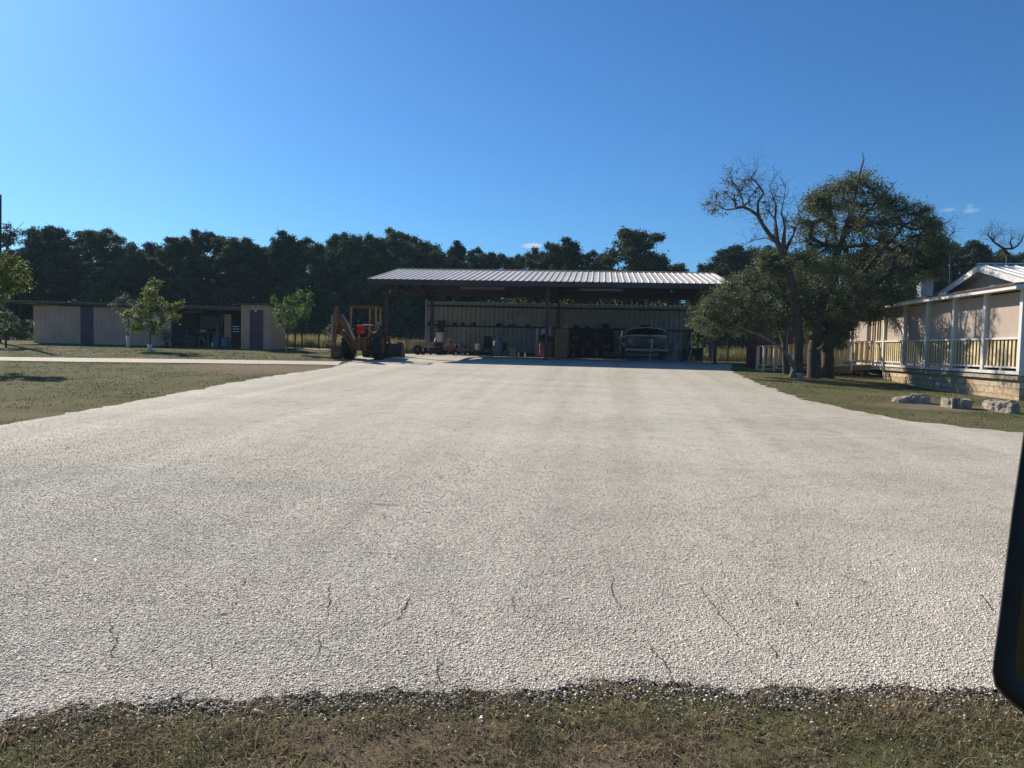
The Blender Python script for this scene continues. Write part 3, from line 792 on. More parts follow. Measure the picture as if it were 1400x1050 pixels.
snag('dead_tree', 'bare branching snag against the sky above the white metal roof', 1378, 440,
     [(1378, 348, 0, .16, 0), (1372, 340, 0, .12, 1), (1362, 333, .2, .09, 2), (1358, 330, 0, .08, 3), (1354, 325, 0, .07, 4), (1351, 322, 0, .05, 5), (1359, 324, -.2, .05, 4), (1352, 316, 0, .035, 6), (1358, 322, .2, .03, 7),
      (1384, 340, .3, .09, 2), (1391, 336, 0, .08, 10), (1396, 330, 0, .06, 11), (1399, 322, .2, .05, 12), (1381, 330, -.2, .06, 10), (1384, 324, 0, .04, 14), (1360, 346, .3, .03, 2), (1366, 343, .3, .035, 2)], 50)
snag('dead_limb_tree', 'forked dead twigs rising right of the dense oak', 1300, 440,
     [(1300, 345, 0, .08, 0), (1296, 330, 0, .05, 1), (1293, 320, 0, .03, 2), (1290, 308, 0, .012, 3), (1300, 321, .1, .035, 2), (1306, 317, .1, .02, 5), (1315, 316, 0, .008, 6)], 46)
snag('dead_sapling', 'single thin dead twig in the sky gap behind the roof', 932, 440, [(931, 375, 0, .05, 0), (928, 366, 0, .035, 1), (927, 357, 0, .015, 2)], 56)

# --- young trees on the left lawn
def young(name, label, px, py, d, pts, leaf, size, group, guard=None, stem=.045, nsub=8, per=20, seed=1, sig=(.1, .1, .08), thin=None, r_tip=.006, lean=0.):
    """pts: (px, py, radius in m) clump list at depth d"""
    b_ = Wd(px, py, d); b_ = (b_[0], b_[1], float(terr(b_[0], b_[1])))
    zs = [Wd(a, c, d) for a, c, r in pts]; cz = np.mean(zs, 0)
    tip = max(z[2] for z in zs)
    g_ = np.random.default_rng(seed)
    tr = [(b_, stem, -1), ((b_[0]+lean*.3, b_[1], b_[2]+(tip-b_[2])*.3), stem*.8, 0), ((b_[0]+lean*.6, b_[1]+.03, b_[2]+(tip-b_[2])*.55), stem*.6, 1), ((b_[0]+lean, b_[1], b_[2]+(tip-b_[2])*.8), stem*.35, 2)]
    cl = [((z[0], z[1]+g_.uniform(-1, 1)*.6, z[2]), (p[2], p[2], p[2]*.8)) for z, p in zip(zs, pts)]
    t = tree(name, label, 'tree', b_, tr, cl, leaf, size, nsub=nsub, per=per, sig=sig, seed=seed, group=group, world=True, bark='bark', thin=thin, r_tip=r_tip)
    if guard:
        MB().lathe([(.0, 0), (guard[0], 0), (guard[0]*1.02, guard[1]), (guard[0]*.85, guard[1]), (guard[0]*.85, .05)], (0, 0, 0), 10).build('trunk_guard', 'guard', t)
    return t, b_


YT = 'young trees planted on the left lawn'
young('young_tree', 'leafy young tree with a short white trunk guard in front of the brown shed', 205, 481, 39.5,
      [(205, 386, .22), (200, 397, .3), (211, 400, .3), (203, 410, .4), (213, 415, .4), (195, 418, .4), (190, 425, .4), (205, 425, .5), (220, 424, .4), (232, 420, .28), (240, 417, .15), (183, 436, .35), (195, 440, .45), (208, 440, .5), (222, 437, .42), (231, 434, .3), (180, 448, .25), (192, 450, .35), (204, 448, .4), (215, 450, .35), (177, 430, .25)],
      'maple', .13, YT, guard=(.11, .33), nsub=9, per=24, seed=41)
young('thin_sapling', 'sparse pale-leaved sapling in a tall leaning white guard by the shed', 175, 473, 43,
      [(165, 405, .2), (163, 412, .2), (172, 412, .25), (180, 415, .2), (170, 425, .3), (178, 430, .3), (169, 440, .25), (176, 445, .3), (162, 418, .15)],
      'pale', .12, YT, guard=(.09, .66), stem=.03, nsub=7, per=9, seed=42, thin=.8)
young('green_sapling', 'bright green sapling with upright shoots beside the brown closet', 393, 485, 40.3,
      [(409, 400, .12), (409, 408, .12), (410, 416, .2), (419, 404, .1), (421, 413, .14), (396, 412, .14), (389, 413, .12), (377, 410, .1), (381, 419, .2), (390, 424, .35), (402, 424, .4), (413, 424, .35), (421, 421, .25), (384, 432, .35), (396, 434, .45), (408, 436, .4), (418, 431, .3), (376, 438, .25), (388, 444, .35), (400, 444, .35), (424, 415, .12), (373, 430, .15)],
      'pear', .09, YT, nsub=9, per=22, seed=43, sig=(.07, .07, .12))
young('small_round_tree', 'small round grey-green tree near the left picture edge', 8, 475, 40,
      [(5, 432, .3), (14, 433, .35), (22, 438, .35), (30, 442, .3), (2, 442, .4), (12, 445, .5), (24, 448, .4), (33, 450, .25), (8, 455, .45), (20, 457, .4), (-6, 445, .4), (-8, 455, .35), (28, 458, .25)],
      'oak', .11, YT, nsub=10, per=24, seed=44, stem=.06)
young('pale_green_tree', 'pale green tree whose crown enters at the left picture edge', -54, 505, 25.7,
      [(14, 356, .18), (8, 366, .3), (20, 368, .25), (2, 378, .4), (18, 382, .35), (-10, 370, .4), (26, 388, .2), (8, 394, .35), (-6, 402, .4), (-30, 385, .5), (-40, 365, .45), (-60, 380, .6), (-85, 390, .5), (-50, 405, .5), (-25, 410, .4), (-75, 410, .45), (-20, 350, .4), (-55, 345, .4), (-100, 375, .4), (8, 408, .2)],
      'maple', .1, YT, nsub=10, per=24, seed=45, stem=.07)
young('fence_sapling', 'thin spindly sapling in front of the wire fence, left of the backhoe', 450, 479, 44,
      [(449, 446, .1), (452, 452, .14), (447, 455, .12), (455, 459, .16), (450, 463, .18), (456, 468, .16), (459, 474, .16)],
      'oak', .1, YT, nsub=6, per=10, seed=46, stem=.02)

# --- the oaks at right
OK = 'live oaks beside the porch ramp'
D = 30.3


def q3(px, py, dd=0): return P3(px, py, D+dd)


b = q3(1089, 519); b = (b[0], b[1], float(terr(b[0], b[1])))
trunkA = [(b, .27, -1), (q3(1090, 498), .215, 0), (q3(1092, 468), .20, 1), (q3(1089, 430), .19, 2), (q3(1084, 400), .175, 3), (q3(1078, 372), .16, 4), (q3(1070, 348), .14, 5), (q3(1062, 330), .12, 6),
          (q3(1052, 321), .11, 7), (q3(1043, 308), .10, 8), (q3(1036, 295), .09, 9), (q3(1027, 288), .08, 10), (q3(1016, 283), .065, 11), (q3(1006, 285), .05, 12), (q3(994, 287, .3), .035, 13), (q3(980, 281, .3), .02, 14), (q3(967, 277, .3), .008, 15),   # 16
          (q3(1036, 276), .05, 10), (q3(1044, 264, -.2), .045, 17), (q3(1036, 252, -.2), .035, 18), (q3(1027, 243), .03, 19), (q3(1033, 236), .02, 20), (q3(1034, 226), .008, 21),   # 22
          (q3(1015, 272, .4), .04, 12), (q3(1010, 262, .4), .03, 23), (q3(1003, 250, .4), .022, 24), (q3(997, 238, .5), .01, 25),   # 26
          (q3(1060, 300, .3), .06, 7), (q3(1061, 280, .3), .045, 27), (q3(1056, 266, .4), .03, 28), (q3(1052, 255, .4), .015, 29), (q3(1057, 243, .4), .006, 30),  # 31
          (q3(1073, 310, -.3), .05, 6), (q3(1068, 290, -.3), .035, 32), (q3(1072, 270, -.3), .02, 33), (q3(1075, 248, -.3), .006, 34),   # 35
          (q3(1085, 320, .2), .04, 6), (q3(1094, 300, .2), .025, 36), (q3(1090, 280, .2), .008, 37),
          (q3(1048, 325, .5), .03, 7), (q3(1032, 328, .7), .02, 39), (q3(1018, 334, .8), .007, 40), (q3(1060, 350, .5), .03, 5), (q3(1040, 345, .8), .015, 42), (q3(1022, 340, .8), .006, 43)]
ca = []
g = np.random.default_rng(5)
for (px, py, r) in ((998, 236, .35), (1003, 250, .4), (992, 262, .45), (980, 270, .45), (970, 278, .35), (1012, 262, .45), (1004, 274, .45), (988, 284, .4), (1018, 248, .3), (1028, 245, .3), (1033, 262, .35), (1024, 275, .4), (975, 288, .3), (1044, 276, .35), (1052, 290, .35), (1040, 300, .4), (1060, 268, .3), (1074, 300, .35), (1086, 310, .4)):
    ca.append((q3(px, py, g.uniform(-.6, .6)), (r, r, r)))
low = []
for (px, py, r) in ((1000, 393, .6), (985, 405, .6), (972, 415, .6), (962, 428, .55), (958, 440, .45), (975, 438, .6), (990, 425, .7), (1010, 410, .8), (1030, 400, .8), (1050, 395, .8), (1012, 430, .8), (1032, 425, .9), (1052, 420, .9), (1000, 447, .5), (1020, 446, .6), (1042, 445, .65), (1062, 440, .7), (1020, 385, .6), (1040, 372, .7), (1060, 365, .7), (1075, 385, .8), (1070, 415, .9), (975, 452, .35), (1062, 352, .5), (1045, 356, .45)):
    low.append((q3(px, py, g.uniform(-.2, 1.6)), (r, r, r*.8)))
trunkA = [(p_, r_*(.82 if i_ >= 8 else .9 if i_ > 5 else 1), q_) for i_, (p_, r_, q_) in enumerate(trunkA)]
t = tree('leaning_oak', 'oak with a trunk leaning left to bare twisted limbs and thin high leaves', 'tree', b, trunkA, ca, 'oakdry', .08, nsub=9, per=13, sig=(.09, .09, .07), group=OK, seed=51, world=True, r_tip=.005)
segs = [(np.array(trunkA[q_][0])-np.array(b), np.array(p_)-np.array(b)) for i_, (p_, r_, q_) in enumerate(trunkA) if i_ >= 8]
twigs(segs, np.random.default_rng(61), 190, .62, .009, up_=.12).build('twigs', 'bark', t)
b2 = q3(1075, 505, 2.2); b2 = (b2[0], b2[1], float(terr(b2[0], b2[1])))
tree('low_oak', 'low leafy oak spreading left over the end of the canopy, behind the leaning trunk', 'tree', b2,
     [(b2, .14, -1), (q3(1073, 470, 2), .12, 0), (q3(1062, 440, 1.8), .1, 1), (q3(1050, 420, 1.5), .08, 2), (q3(1030, 410, 1), .05, 3)], low, 'oak', .085, nsub=13, per=84, sig=(.14, .14, .11), group=OK, seed=52, world=True)
b3 = q3(1113, 516, .3); b3 = (b3[0], b3[1], float(terr(b3[0], b3[1])))
cb_ = []
for (px, py, r) in ((1175, 248, .7), (1155, 255, .7), (1190, 258, .8), (1135, 262, .7), (1118, 270, .6), (1108, 285, .6), (1130, 282, .9), (1155, 278, 1.0), (1180, 280, 1.0), (1203, 275, .8), (1112, 305, .9), (1138, 308, 1.1), (1165, 308, 1.1), (1192, 305, 1.1), (1105, 330, .9), (1128, 335, 1.1), (1155, 338, 1.2), (1182, 336, 1.2), (1100, 355, .8), (1120, 362, 1.0), (1145, 368, 1.2), (1172, 368, 1.2), (1102, 388, .9), (1125, 395, 1.0), (1150, 398, 1.1), (1175, 400, 1.1), (1110, 418, .8), (1133, 425, .9), (1158, 425, .9), (1120, 440, .6), (1142, 445, .6), (1105, 445, .55), (1128, 458, .5), (1150, 456, .5), (1112, 462, .4), (1140, 468, .35), (1098, 430, .6), (1160, 446, .45)):
    cb_.append((q3(px, py, g.uniform(-1.3, 1.6)), (r*.9, r*.9, r*.66)))
tree('dense_oak', 'tall dense oak in the middle of the clump, with a dead spike at its top', 'tree', b3,
     [(b3, .28, -1), (q3(1113, 480, .3), .24, 0), (q3(1117, 445, .3), .21, 1), (q3(1125, 410, .3), .18, 2), (q3(1138, 370, .3), .15, 3), (q3(1152, 325, .3), .11, 4), (q3(1165, 285, .3), .07, 5), (q3(1172, 250, .3), .05, 6), (q3(1177, 232, .3), .04, 7), (q3(1181, 218, .3), .03, 8), (q3(1179, 208, .3), .012, 9), (q3(1200, 275, .5), .04, 5), (q3(1212, 262, .5), .025, 11), (q3(1226, 247, .5), .01, 12)],
     cb_, 'oak', .085, nsub=15, per=100, sig=(.15, .15, .11), group=OK, seed=53, world=True)
b4 = q3(1132, 516, .9); b4 = (b4[0], b4[1], float(terr(b4[0], b4[1])))
cc = []
for (px, py, r) in ((1215, 278, .8), (1238, 285, .8), (1255, 292, .7), (1268, 305, .7), (1210, 300, 1.0), (1235, 308, 1.1), (1258, 322, .9), (1278, 325, .6), (1205, 330, 1.1), (1232, 338, 1.2), (1258, 345, 1.0), (1278, 345, .7), (1200, 360, 1.1), (1226, 366, 1.2), (1250, 372, 1.0), (1268, 362, .5), (1195, 392, 1.0), (1218, 397, 1.0), (1240, 398, .8), (1185, 415, .8), (1205, 418, .8), (1168, 432, .6), (1185, 432, .5), (1228, 408, .4), (1284, 335, .45), (1286, 352, .4), (1280, 372, .35), (1272, 312, .45)):
    cc.append((q3(px, py, g.uniform(-.6, 2.4)), (r*.9, r*.9, r*.66)))
tree('spreading_oak', 'dense oak on the right of the clump, reaching over the porch roof', 'tree', b4,
     [(b4, .26, -1), (q3(1132, 480, .9), .23, 0), (q3(1138, 450, .9), .2, 1), (q3(1155, 415, 1), .16, 2), (q3(1180, 375, 1), .13, 3), (q3(1208, 340, 1), .1, 4), (q3(1235, 310, 1), .06, 5)],
     cc, 'oak', .085, nsub=15, per=100, sig=(.15, .15, .11), group=OK, seed=54, world=True)
b5 = q3(1082, 520, -.4); b5 = (b5[0], b5[1], float(terr(b5[0], b5[1])))
t = thing('bare_shrub', 'leafless grey forked limb curving left from the base of the leaning oak', 'dead tree', b5)
m = MB(); pp = [b5, q3(1086, 505, -.4), q3(1082, 492, -.4), q3(1074, 482, -.4), q3(1064, 473, -.4), q3(1050, 464, -.3), q3(1040, 458, -.2), q3(1025, 453, -.2), q3(1012, 447, -.1), q3(1004, 450, 0)]
rr_ = [.12, .09, .07, .06, .052, .045, .038, .03, .02, .01]
for i in range(len(pp)-1): m.tube(pp[i], pp[i+1], rr_[i], rr_[i+1], 7, cap=False)
m.tube(pp[1], q3(1076, 488, -.7), .05, .035, 6, False); m.tube(q3(1076, 488, -.7), q3(1076, 460, -.8), .035, .02, 6, False); m.tube(pp[6], q3(1052, 447, -.2), .02, .008, 5, False); m.tube(q3(1076, 460, -.8), q3(1078, 445, -.8), .02, .01, 5, False)
m.build('trunk', 'deadbark', t, world=True)


# ------------------------------------------------------------------ canopy (open carport)
def ribbed(p0, du, dv, nrib, h, w, nrm):
    """sheet from p0 spanning vector du (across the ribs) and dv (along the ribs); ribs raised along nrm"""
    p0 = np.array(p0, float); du = np.array(du, float); dv = np.array(dv, float); nrm = np.array(nrm, float); L_ = np.linalg.norm(du); e = du/L_
    us = [0.]; hs = [0.]
    for i in range(nrib):
        c = (i+.5)*L_/nrib
        for a, b_ in ((-w*.75, 0), (-w*.4, h), (w*.4, h), (w*.75, 0)): us.append(c+a); hs.append(b_)
    us.append(L_); hs.append(0)
    vs = []
    for k in (0, 1):
        for a, b_ in zip(us, hs): vs.append(p0+e*a+nrm*b_+dv*k)
    n = len(us); return vs, [(i, i+1, n+i+1, n+i) for i in range(n-1)]


CX0, CX1 = -11.8, 6.4; YE, YR, YB = 38.5, 44.5, 50.5; ZE, ZR = 5.13, 6.22; FZ = 1.2
can = thing('carport', 'long open-fronted metal carport with white ribbed gable roof', 'carport', (-2.6, 44.5, FZ))
sl_ = math.hypot(YR-YE, ZR-ZE); ny, nz = -(ZR-ZE)/sl_, (YR-YE)/sl_
m = MB(); m.add(*ribbed((CX0, YE, ZE), (CX1-CX0, 0, 0), (0, YR-YE, ZR-ZE), 58, .035, .055, (0, ny, nz)))
m.add(*ribbed((CX0, YR, ZR), (CX1-CX0, 0, 0), (0, YB-YR, ZE-ZR), 58, .035, .055, (0, -ny, nz))); m.build('roof', 'roofm', can, world=True)
m = MB(); m.box(((CX0+CX1)/2, YR, ZR+.045), (CX1-CX0+.02, .34, .012)); m.build('ridge_cap', 'roofm', can, world=True)
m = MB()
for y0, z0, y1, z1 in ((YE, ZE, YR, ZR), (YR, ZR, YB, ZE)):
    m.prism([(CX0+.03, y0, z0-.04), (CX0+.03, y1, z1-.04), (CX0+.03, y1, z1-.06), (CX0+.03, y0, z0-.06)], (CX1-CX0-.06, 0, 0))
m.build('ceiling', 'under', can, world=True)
m = MB()
for i in range(1, 5):
    for s in (-1, 1):
        y = YR+s*i*1.2; z = ZR-abs(y-YR)*(ZR-ZE)/6-.15; m.bb(CX0+.1, CX1-.1, y-.03, y+.03, z-.09, z+.09)
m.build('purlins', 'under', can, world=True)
m = MB(); m.bb(CX0, CX1, YE-.03, YE+.03, ZE-.26, ZE-.01); m.build('fascia', 'under', can, world=True)
for x in (CX0, CX1):
    for y0, z0, y1, z1 in ((YE+.03, ZE, YR, ZR), (YR, ZR, YB, ZE)):
        MB().prism([(x-.025, y0, z0+.02), (x-.025, y1, z1+.02), (x-.025, y1, z1-.2), (x-.025, y0, z0-.2)], (.05, 0, 0)).build('rake_trim', 'postm' if x < 0 else 'roofm', can, world=True)
for x in (-11.05, -2.6, 5.87):      # rafters and posts
    m = MB()
    for s in (-1, 1): m.beam((x, YR+s*5.6, ZE-.17), (x, YR, ZR-.33), .14, .22)
    m.beam((x, YE+1, ZE-.27), (x, YB-.2, ZE-.27), .12, .2)
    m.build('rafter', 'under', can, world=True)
    MB().bb(x-.08, x+.08, 39.42, 39.58, FZ-.2, ZE-.12).bb(x-.16, x+.16, 39.34, 39.66, FZ-.05, FZ+.05).build('post', 'postm', can, world=True)
    MB().bb(x-.08, x+.08, 50.62, 50.78, FZ-.2, ZE-.1).build('post', 'postm', can, world=True)
    MB().beam((x, 39.55, 4.1), (x, 40.6, 4.85), .09, .09).build('brace', 'postm', can, world=True)
MB().beam((-11.05, 39.6, 4.3), (-10.4, 39.6, 4.95), .08, .08).build('brace', 'postm', can, world=True)
m = MB(); m.add(*ribbed((-11.45, 50.95, FZ-.05), (17.5, 0, 0), (0, 0, 3.6), 56, -.085, .05, (0, 1, 0))); m.build('back_wall', 'wallm', can, world=True)
for z in (1.35, 3.12, 4.44):
    MB().bb(-11.5, 6.1, 50.82, 50.93, z-.05, z+.05).build('girt', 'girt', can, world=True)
MB().bb(-11.52, -11.42, 50.8, 50.98, FZ, 4.9).build('corner_trim', 'steel', can, world=True)
for a, c in ((630, 690), (793, 852)):
    p = Wy(a, 389, 39.0); q = Wy(c, 391.5, 39.0)
    m = MB(); m.bb(p[0], q[0], 38.95, 39.12, 4.76, 4.84).bb(p[0]+.05, q[0]-.05, 38.98, 39.09, 4.73, 4.76); m.build('light_fixture', 'lightfix', can, world=True)
p = Wy(918, 398, 41); MB().lathe([(0, -.06), (.05, -.03), (.05, .03), (0, .06)], tuple(p), 8).build('bulb', 'white', can, world=True)

# ------------------------------------------------------------------ left shed
SZ = float(terr(-28, 44)); TZ = 3.92
shed = thing('storage_shed', 'long low brown metal shed with a maroon door and an open bay', 'shed', (-27, 45.5, SZ))
def X44(px, y=44): return Wy(px, 450, y)[0]


xa, xd0, xd1, xb, xo, xp = X44(46), X44(110), X44(128), X44(236), X44(300), X44(329)
for a, c in ((xa, xd0), (xd1, xb)):
    n = int((c-a)/.3); m = MB(); m.add(*ribbed((a, 44, SZ-.15), (c-a, 0, 0), (0, 0, TZ-SZ-.12), n, .02, .045, (0, -1, 0))); m.build('siding', 'shed', shed, world=True)
MB().bb(xd0+.01, xd1-.01, 43.99, 44.05, SZ-.1, TZ-.25).build('door', 'sheddoor', shed, world=True)
MB().bb(xa-.02, xa+.0, 44.0, 48.5, SZ-.15, TZ-.28).build('end_wall', 'shed', shed, world=True)
xl = X44(16)
def roofz(x): return TZ-.02-.012*(x-xa)
m = MB(); m.prism([(xl, 43.5, roofz(xl)), (X44(340), 43.5, roofz(xp)), (X44(340), 43.5, roofz(xp)-.17), (xl, 43.5, roofz(xl)-.12)], (0, 5.2, 0)); m.build('roof', 'shedroof', shed, world=True)
m = MB(); m.prism([(xl, 43.46, roofz(xl)+.03), (X44(338), 43.46, roofz(xp)+.03), (X44(338), 43.46, roofz(xp)-.02), (xl, 43.46, roofz(xl)-.02)], (0, .035, 0)); m.build('drip_edge', 'wood', shed, world=True)
m = MB(); m.bb(xa, X44(345), 48.5, 48.6, SZ-.2, TZ-.3); m.build('back_wall', 'inshade', shed, world=True)  # shade of the open bay is put into this dark wall colour
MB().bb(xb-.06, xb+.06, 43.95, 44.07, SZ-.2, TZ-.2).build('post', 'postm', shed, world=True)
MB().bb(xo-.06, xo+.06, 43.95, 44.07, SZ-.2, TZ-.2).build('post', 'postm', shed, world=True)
MB().bb(xb, xb+.05, 44.1, 48.5, SZ-.2, TZ-.3).build('partition', 'inshade', shed, world=True)  # coloured dark too, for the shade inside the bay
m = MB(); m.add(*ribbed((xo+.1, 44.4, SZ-.1), (xp-xo-.9, 0, 0), (0, 0, TZ-SZ-.45), 7, .02, .045, (0, -1, 0))); m.build('siding', 'shed', shed, world=True)
MB().bb(xb+.4, xo-1.2, 46.5, 46.6, SZ+1.15, SZ+1.95).build('inner_panel', 'wood', shed, world=True)
MB().bb(X44(252), X44(276), 43.98, 44.03, 3.42, 3.50).build('light_fixture', 'lightfix', shed, world=True)
cl_ = thing('tool_closet', 'tall narrow brown closet with a maroon door under white antlers', 'shed', (X44(350, 43), 43.9, float(terr(-20, 43))))
cz = float(terr(-20, 43)); c0, c1 = Wy(330, 450, 42.6)[0], Wy(369.5, 450, 42.6)[0]; ctop = Wy(350, 417, 42.6)[2]
e0, e1 = Wy(341, 450, 42.6)[0], Wy(360, 450, 42.6)[0]
for a, c in ((c0, e0), (e1, c1)):
    MB().add(*ribbed((a, 42.6, cz-.1), (c-a, 0, 0), (0, 0, ctop-cz+.1), 2, .02, .045, (0, -1, 0))).build('siding', 'shed', cl_, world=True)
MB().bb(e0, e1, 42.6, 42.62, ctop-.28, ctop).build('lintel', 'shed', cl_, world=True)
MB().bb(e0+.01, e1-.01, 42.61, 42.66, cz-.1, ctop-.28).build('door', 'sheddoor', cl_, world=True)
MB().add(*ribbed((c1, 42.6, cz-.1), (0, 2.2, 0), (0, 0, ctop-cz), 7, .02, .045, (1, 0, 0))).build('side_wall', 'shed', cl_, world=True)
MB().bb(c0-.02, c0, 42.6, 44.8, cz-.1, ctop).build('side_wall', 'shed', cl_, world=True)
MB().bb(c0-.15, c1+.15, 42.35, 44.9, ctop+.002, ctop+.09).build('roof', 'shedroof', cl_, world=True)
at = thing('antlers', 'pair of white antlers hung over the closet door', 'antlers', Wy(349.5, 424, 42.5))
for s in (-1, 1):
    m = MB(); pts = [(0, 0, -.05), (s*.1, 0, .04), (s*.18, -.02, .16), (s*.2, -.05, .27), (s*.15, -.1, .34)]
    for i in range(4): m.tube(pts[i], pts[i+1], .018-.003*i, .015-.003*i, 6)
    m.tube(pts[2], (s*.1, -.05, .27), .012, .004, 5); m.tube(pts[1], (s*.04, -.05, .16), .012, .004, 5); m.build('antler', 'bonewhite', at)
MB().lathe([(0, -.14), (.04, -.12), (.055, -.03), (.03, .02), (0, .03)], (0, 0, 0), 8).build('skull_plate', 'bonewhite', at)


# ------------------------------------------------------------------ fences
def wire_fence(name, label, xs_, y, h, rails, net, post='postm', wires=(), group=None):
    z = float(terr(xs_[0], y)); t = thing(name, label, 'fence', (xs_[0], y, z), 0, group)
    for x in xs_: MB().tube((x, y, z-.2), (x, y, z+h), .05, .05, 8).build('post', post, t, world=True)
    for r in rails: MB().tube((xs_[0], y, z+r), (xs_[-1], y, z+r), .022, .022, 6).build('rail', post, t, world=True)
    if net:
        m = MB(); x0, x1 = xs_[0], xs_[-1]; k = int((x1-x0)/.16)
        for i in range(k+1): x = x0+(x1-x0)*i/k; m.box((x, y+.06, z+h*.5), (.007, .007, h))
        for i in range(10): m.box(((x0+x1)/2, y+.06, z+h*(i+.3)/10), (x1-x0, .007, .007))
        m.build('mesh_panel', 'wire', t, world=True)
    return t


fx = [Wy(p, 460, 47.5)[0] for p in (381, 403.5, 413, 436, 470)]
wire_fence('pipe_fence', 'dark pipe fence with four rails between the closet and the backhoe', fx, 47.5, 1.55, (1.5, 1.32, 1.14, .96), False, 'girt')
fx = [Wy(p, 460, 51.6)[0] for p in (470, 522, 556, 583)]
wire_fence('mesh_fence', 'square wire mesh fence between the backhoe and the canopy wall', fx, 51.6, 1.6, (), True, 'girt')
fx = [Wy(p, 460, 50.5)[0] for p in (955, 996, 1023, 1050)]
wire_fence('mesh_fence', 'wire mesh fence with tall dry grass behind, right of the canopy', fx, 50.5, 1.65, (1.6,), True, 'girt')
p = Wy(1021, 497, 45); t = thing('pipe_standpipe', 'thin white standpipe with a bent top beside the dry grass', 'pipe', (p[0], 45, 1.19))
MB().tube((0, 0, 0), (0, 0, 1.45), .025).tube((0, 0, 1.45), (.14, 0, 1.52), .022).build('pipe', 'offwhite', t)

# utility pole
p = Wd(-2.5, 468, 46); t = thing('utility_pole', 'tall dark wooden utility pole at the left picture edge', 'utility pole', (p[0], p[1], float(terr(p[0], p[1]))))
zt_ = Wd(2, 268, 46)[2]-t.location.z
MB().tube((0, 0, -.3), (.14, 0, zt_), .17, .13, 12).build('pole', 'pole', t)
MB().tube((.22, -.12, zt_-.12), (.22, -.12, zt_+.16), .05, .06, 8).beam((.12, -.1, zt_-.05), (.24, -.12, zt_-.05), .05, .05).build('insulator', 'dark', t)
MB().tube((.22, -.12, zt_-.1), (.30, -.12, zt_-.9), .012, .012, 4).build('drop_wire', 'dark', t)

# ------------------------------------------------------------------ house with porch
XP = 11.95; YC = 23.3; DK = 1.47
house = thing('porch_house', 'beige house with long white-railed screened porch and limestone skirting', 'house', (XP, YC, .64))
bays = [YC+i*2.1 for i in range(8)]
MB().bb(XP-.03, 20, YC-.02, 39.2, DK-.1, DK).build('porch_floor', 'deckm', house, world=True)
MB().bb(XP-.06, XP-.03, YC-.05, 38.2, DK-.08, DK+.01).build('rim_board', 'offwhite', house, world=True)
MB().bb(XP-.03, 20, YC-.05, YC-.02, DK-.11, DK+.01).build('rim_board', 'offwhite', house, world=True)
ys1 = YC+10.6
MB().bb(XP+.02, XP+.3, YC+.02, ys1, .2, DK-.2).bb(XP+.3, 20, YC+.02, YC+.3, .2, DK-.19).build('stone_skirt', 'stone', house, world=True)
MB().bb(XP-.1, XP+.31, YC-.09, ys1, DK-.23, DK-.13).bb(XP+.31, 20, YC-.09, YC+.31, DK-.23, DK-.13).build('stone_ledge', 'rock', house, world=True)
RB, RT = DK+.14, 2.46
POSTT = 3.82
for i, y in enumerate(bays):
    if i == 6: continue
    MB().bb(XP-.07, XP+.09, y-.08, y+.08, DK, POSTT).build('post', 'white', house, world=True, bevel=.006)
for i in range(7):
    y0, y1 = bays[i]+.08, bays[i+1]-.08
    if i == 5: y1 = bays[6]
    if i == 6: y0 = bays[6]
    MB().bb(XP-.05, XP+.05, y0, y1, RT-.06, RT).build('top_rail', 'white', house, world=True)
    MB().bb(XP-.03, XP+.03, y0, y1, RB-.05, RB).build('bottom_rail', 'white', house, world=True)
    m = MB(); n = 9
    for k in range(n):
        yc = y0+(y1-y0)*(k+.5)/n; m.bb(XP-.0, XP+.025, yc-.055, yc+.055, RB, RT-.06)
    m.build('pickets', 'picket', house, world=True)
    MB().bb(XP-.03, XP+.03, (y0+y1)/2-.03, (y0+y1)/2+.03, DK, RB-.05).build('foot_block', 'white', house, world=True)
    if i in (0, 1, 2, 3, 4, 6):
        MB().bb(XP+.035, XP+.05, y0, y1, RT+.0, POSTT-.06).build('shade_screen', 'shade', house, world=True)
        MB().bb(XP-.04, XP+.033, y0, y0+.035, RT, POSTT-.06).build('screen_frame', 'offwhite', house, world=True)
for k in range(6):    # slats beside the porch door
    y = bays[5]+.25+k*.3; MB().bb(XP+.06, XP+.1, y-.06, y+.06, DK, POSTT-.1).build('door_slat', 'picket' if k % 2 else 'wood', house, world=True)
MB().bb(XP-.06, XP+.08, YC-.1, 38.2, POSTT, POSTT+.16).build('header_beam', 'offwhite', house, world=True)
# end face of the porch
xe = XP+.09
for k in range(1, 4): MB().bb(XP+k*2.1-.08, XP+k*2.1+.08, YC-.08, YC+.08, DK, POSTT).build('post', 'white', house, world=True)
MB().bb(XP+.09, 20, YC-.05, YC+.05, RT-.06, RT).build('top_rail', 'white', house, world=True)
MB().bb(XP+.09, 20, YC-.03, YC+.03, RB-.05, RB).build('bottom_rail', 'white', house, world=True)
m = MB()
for k in range(36): m.bb(XP+.15+k*.2, XP+.26+k*.2, YC, YC+.025, RB, RT-.06)
m.build('pickets', 'picket', house, world=True)
MB().bb(XP+.09, 20, YC+.035, YC+.05, RT, POSTT).build('shade_screen', 'inshade', house, world=True)  # same screen as the sunny side, coloured dark for the unlit end
MB().bb(XP+.08, 20, YC-.1, YC+.1, POSTT, POSTT+.16).build('header_beam', 'offwhite', house, world=True)
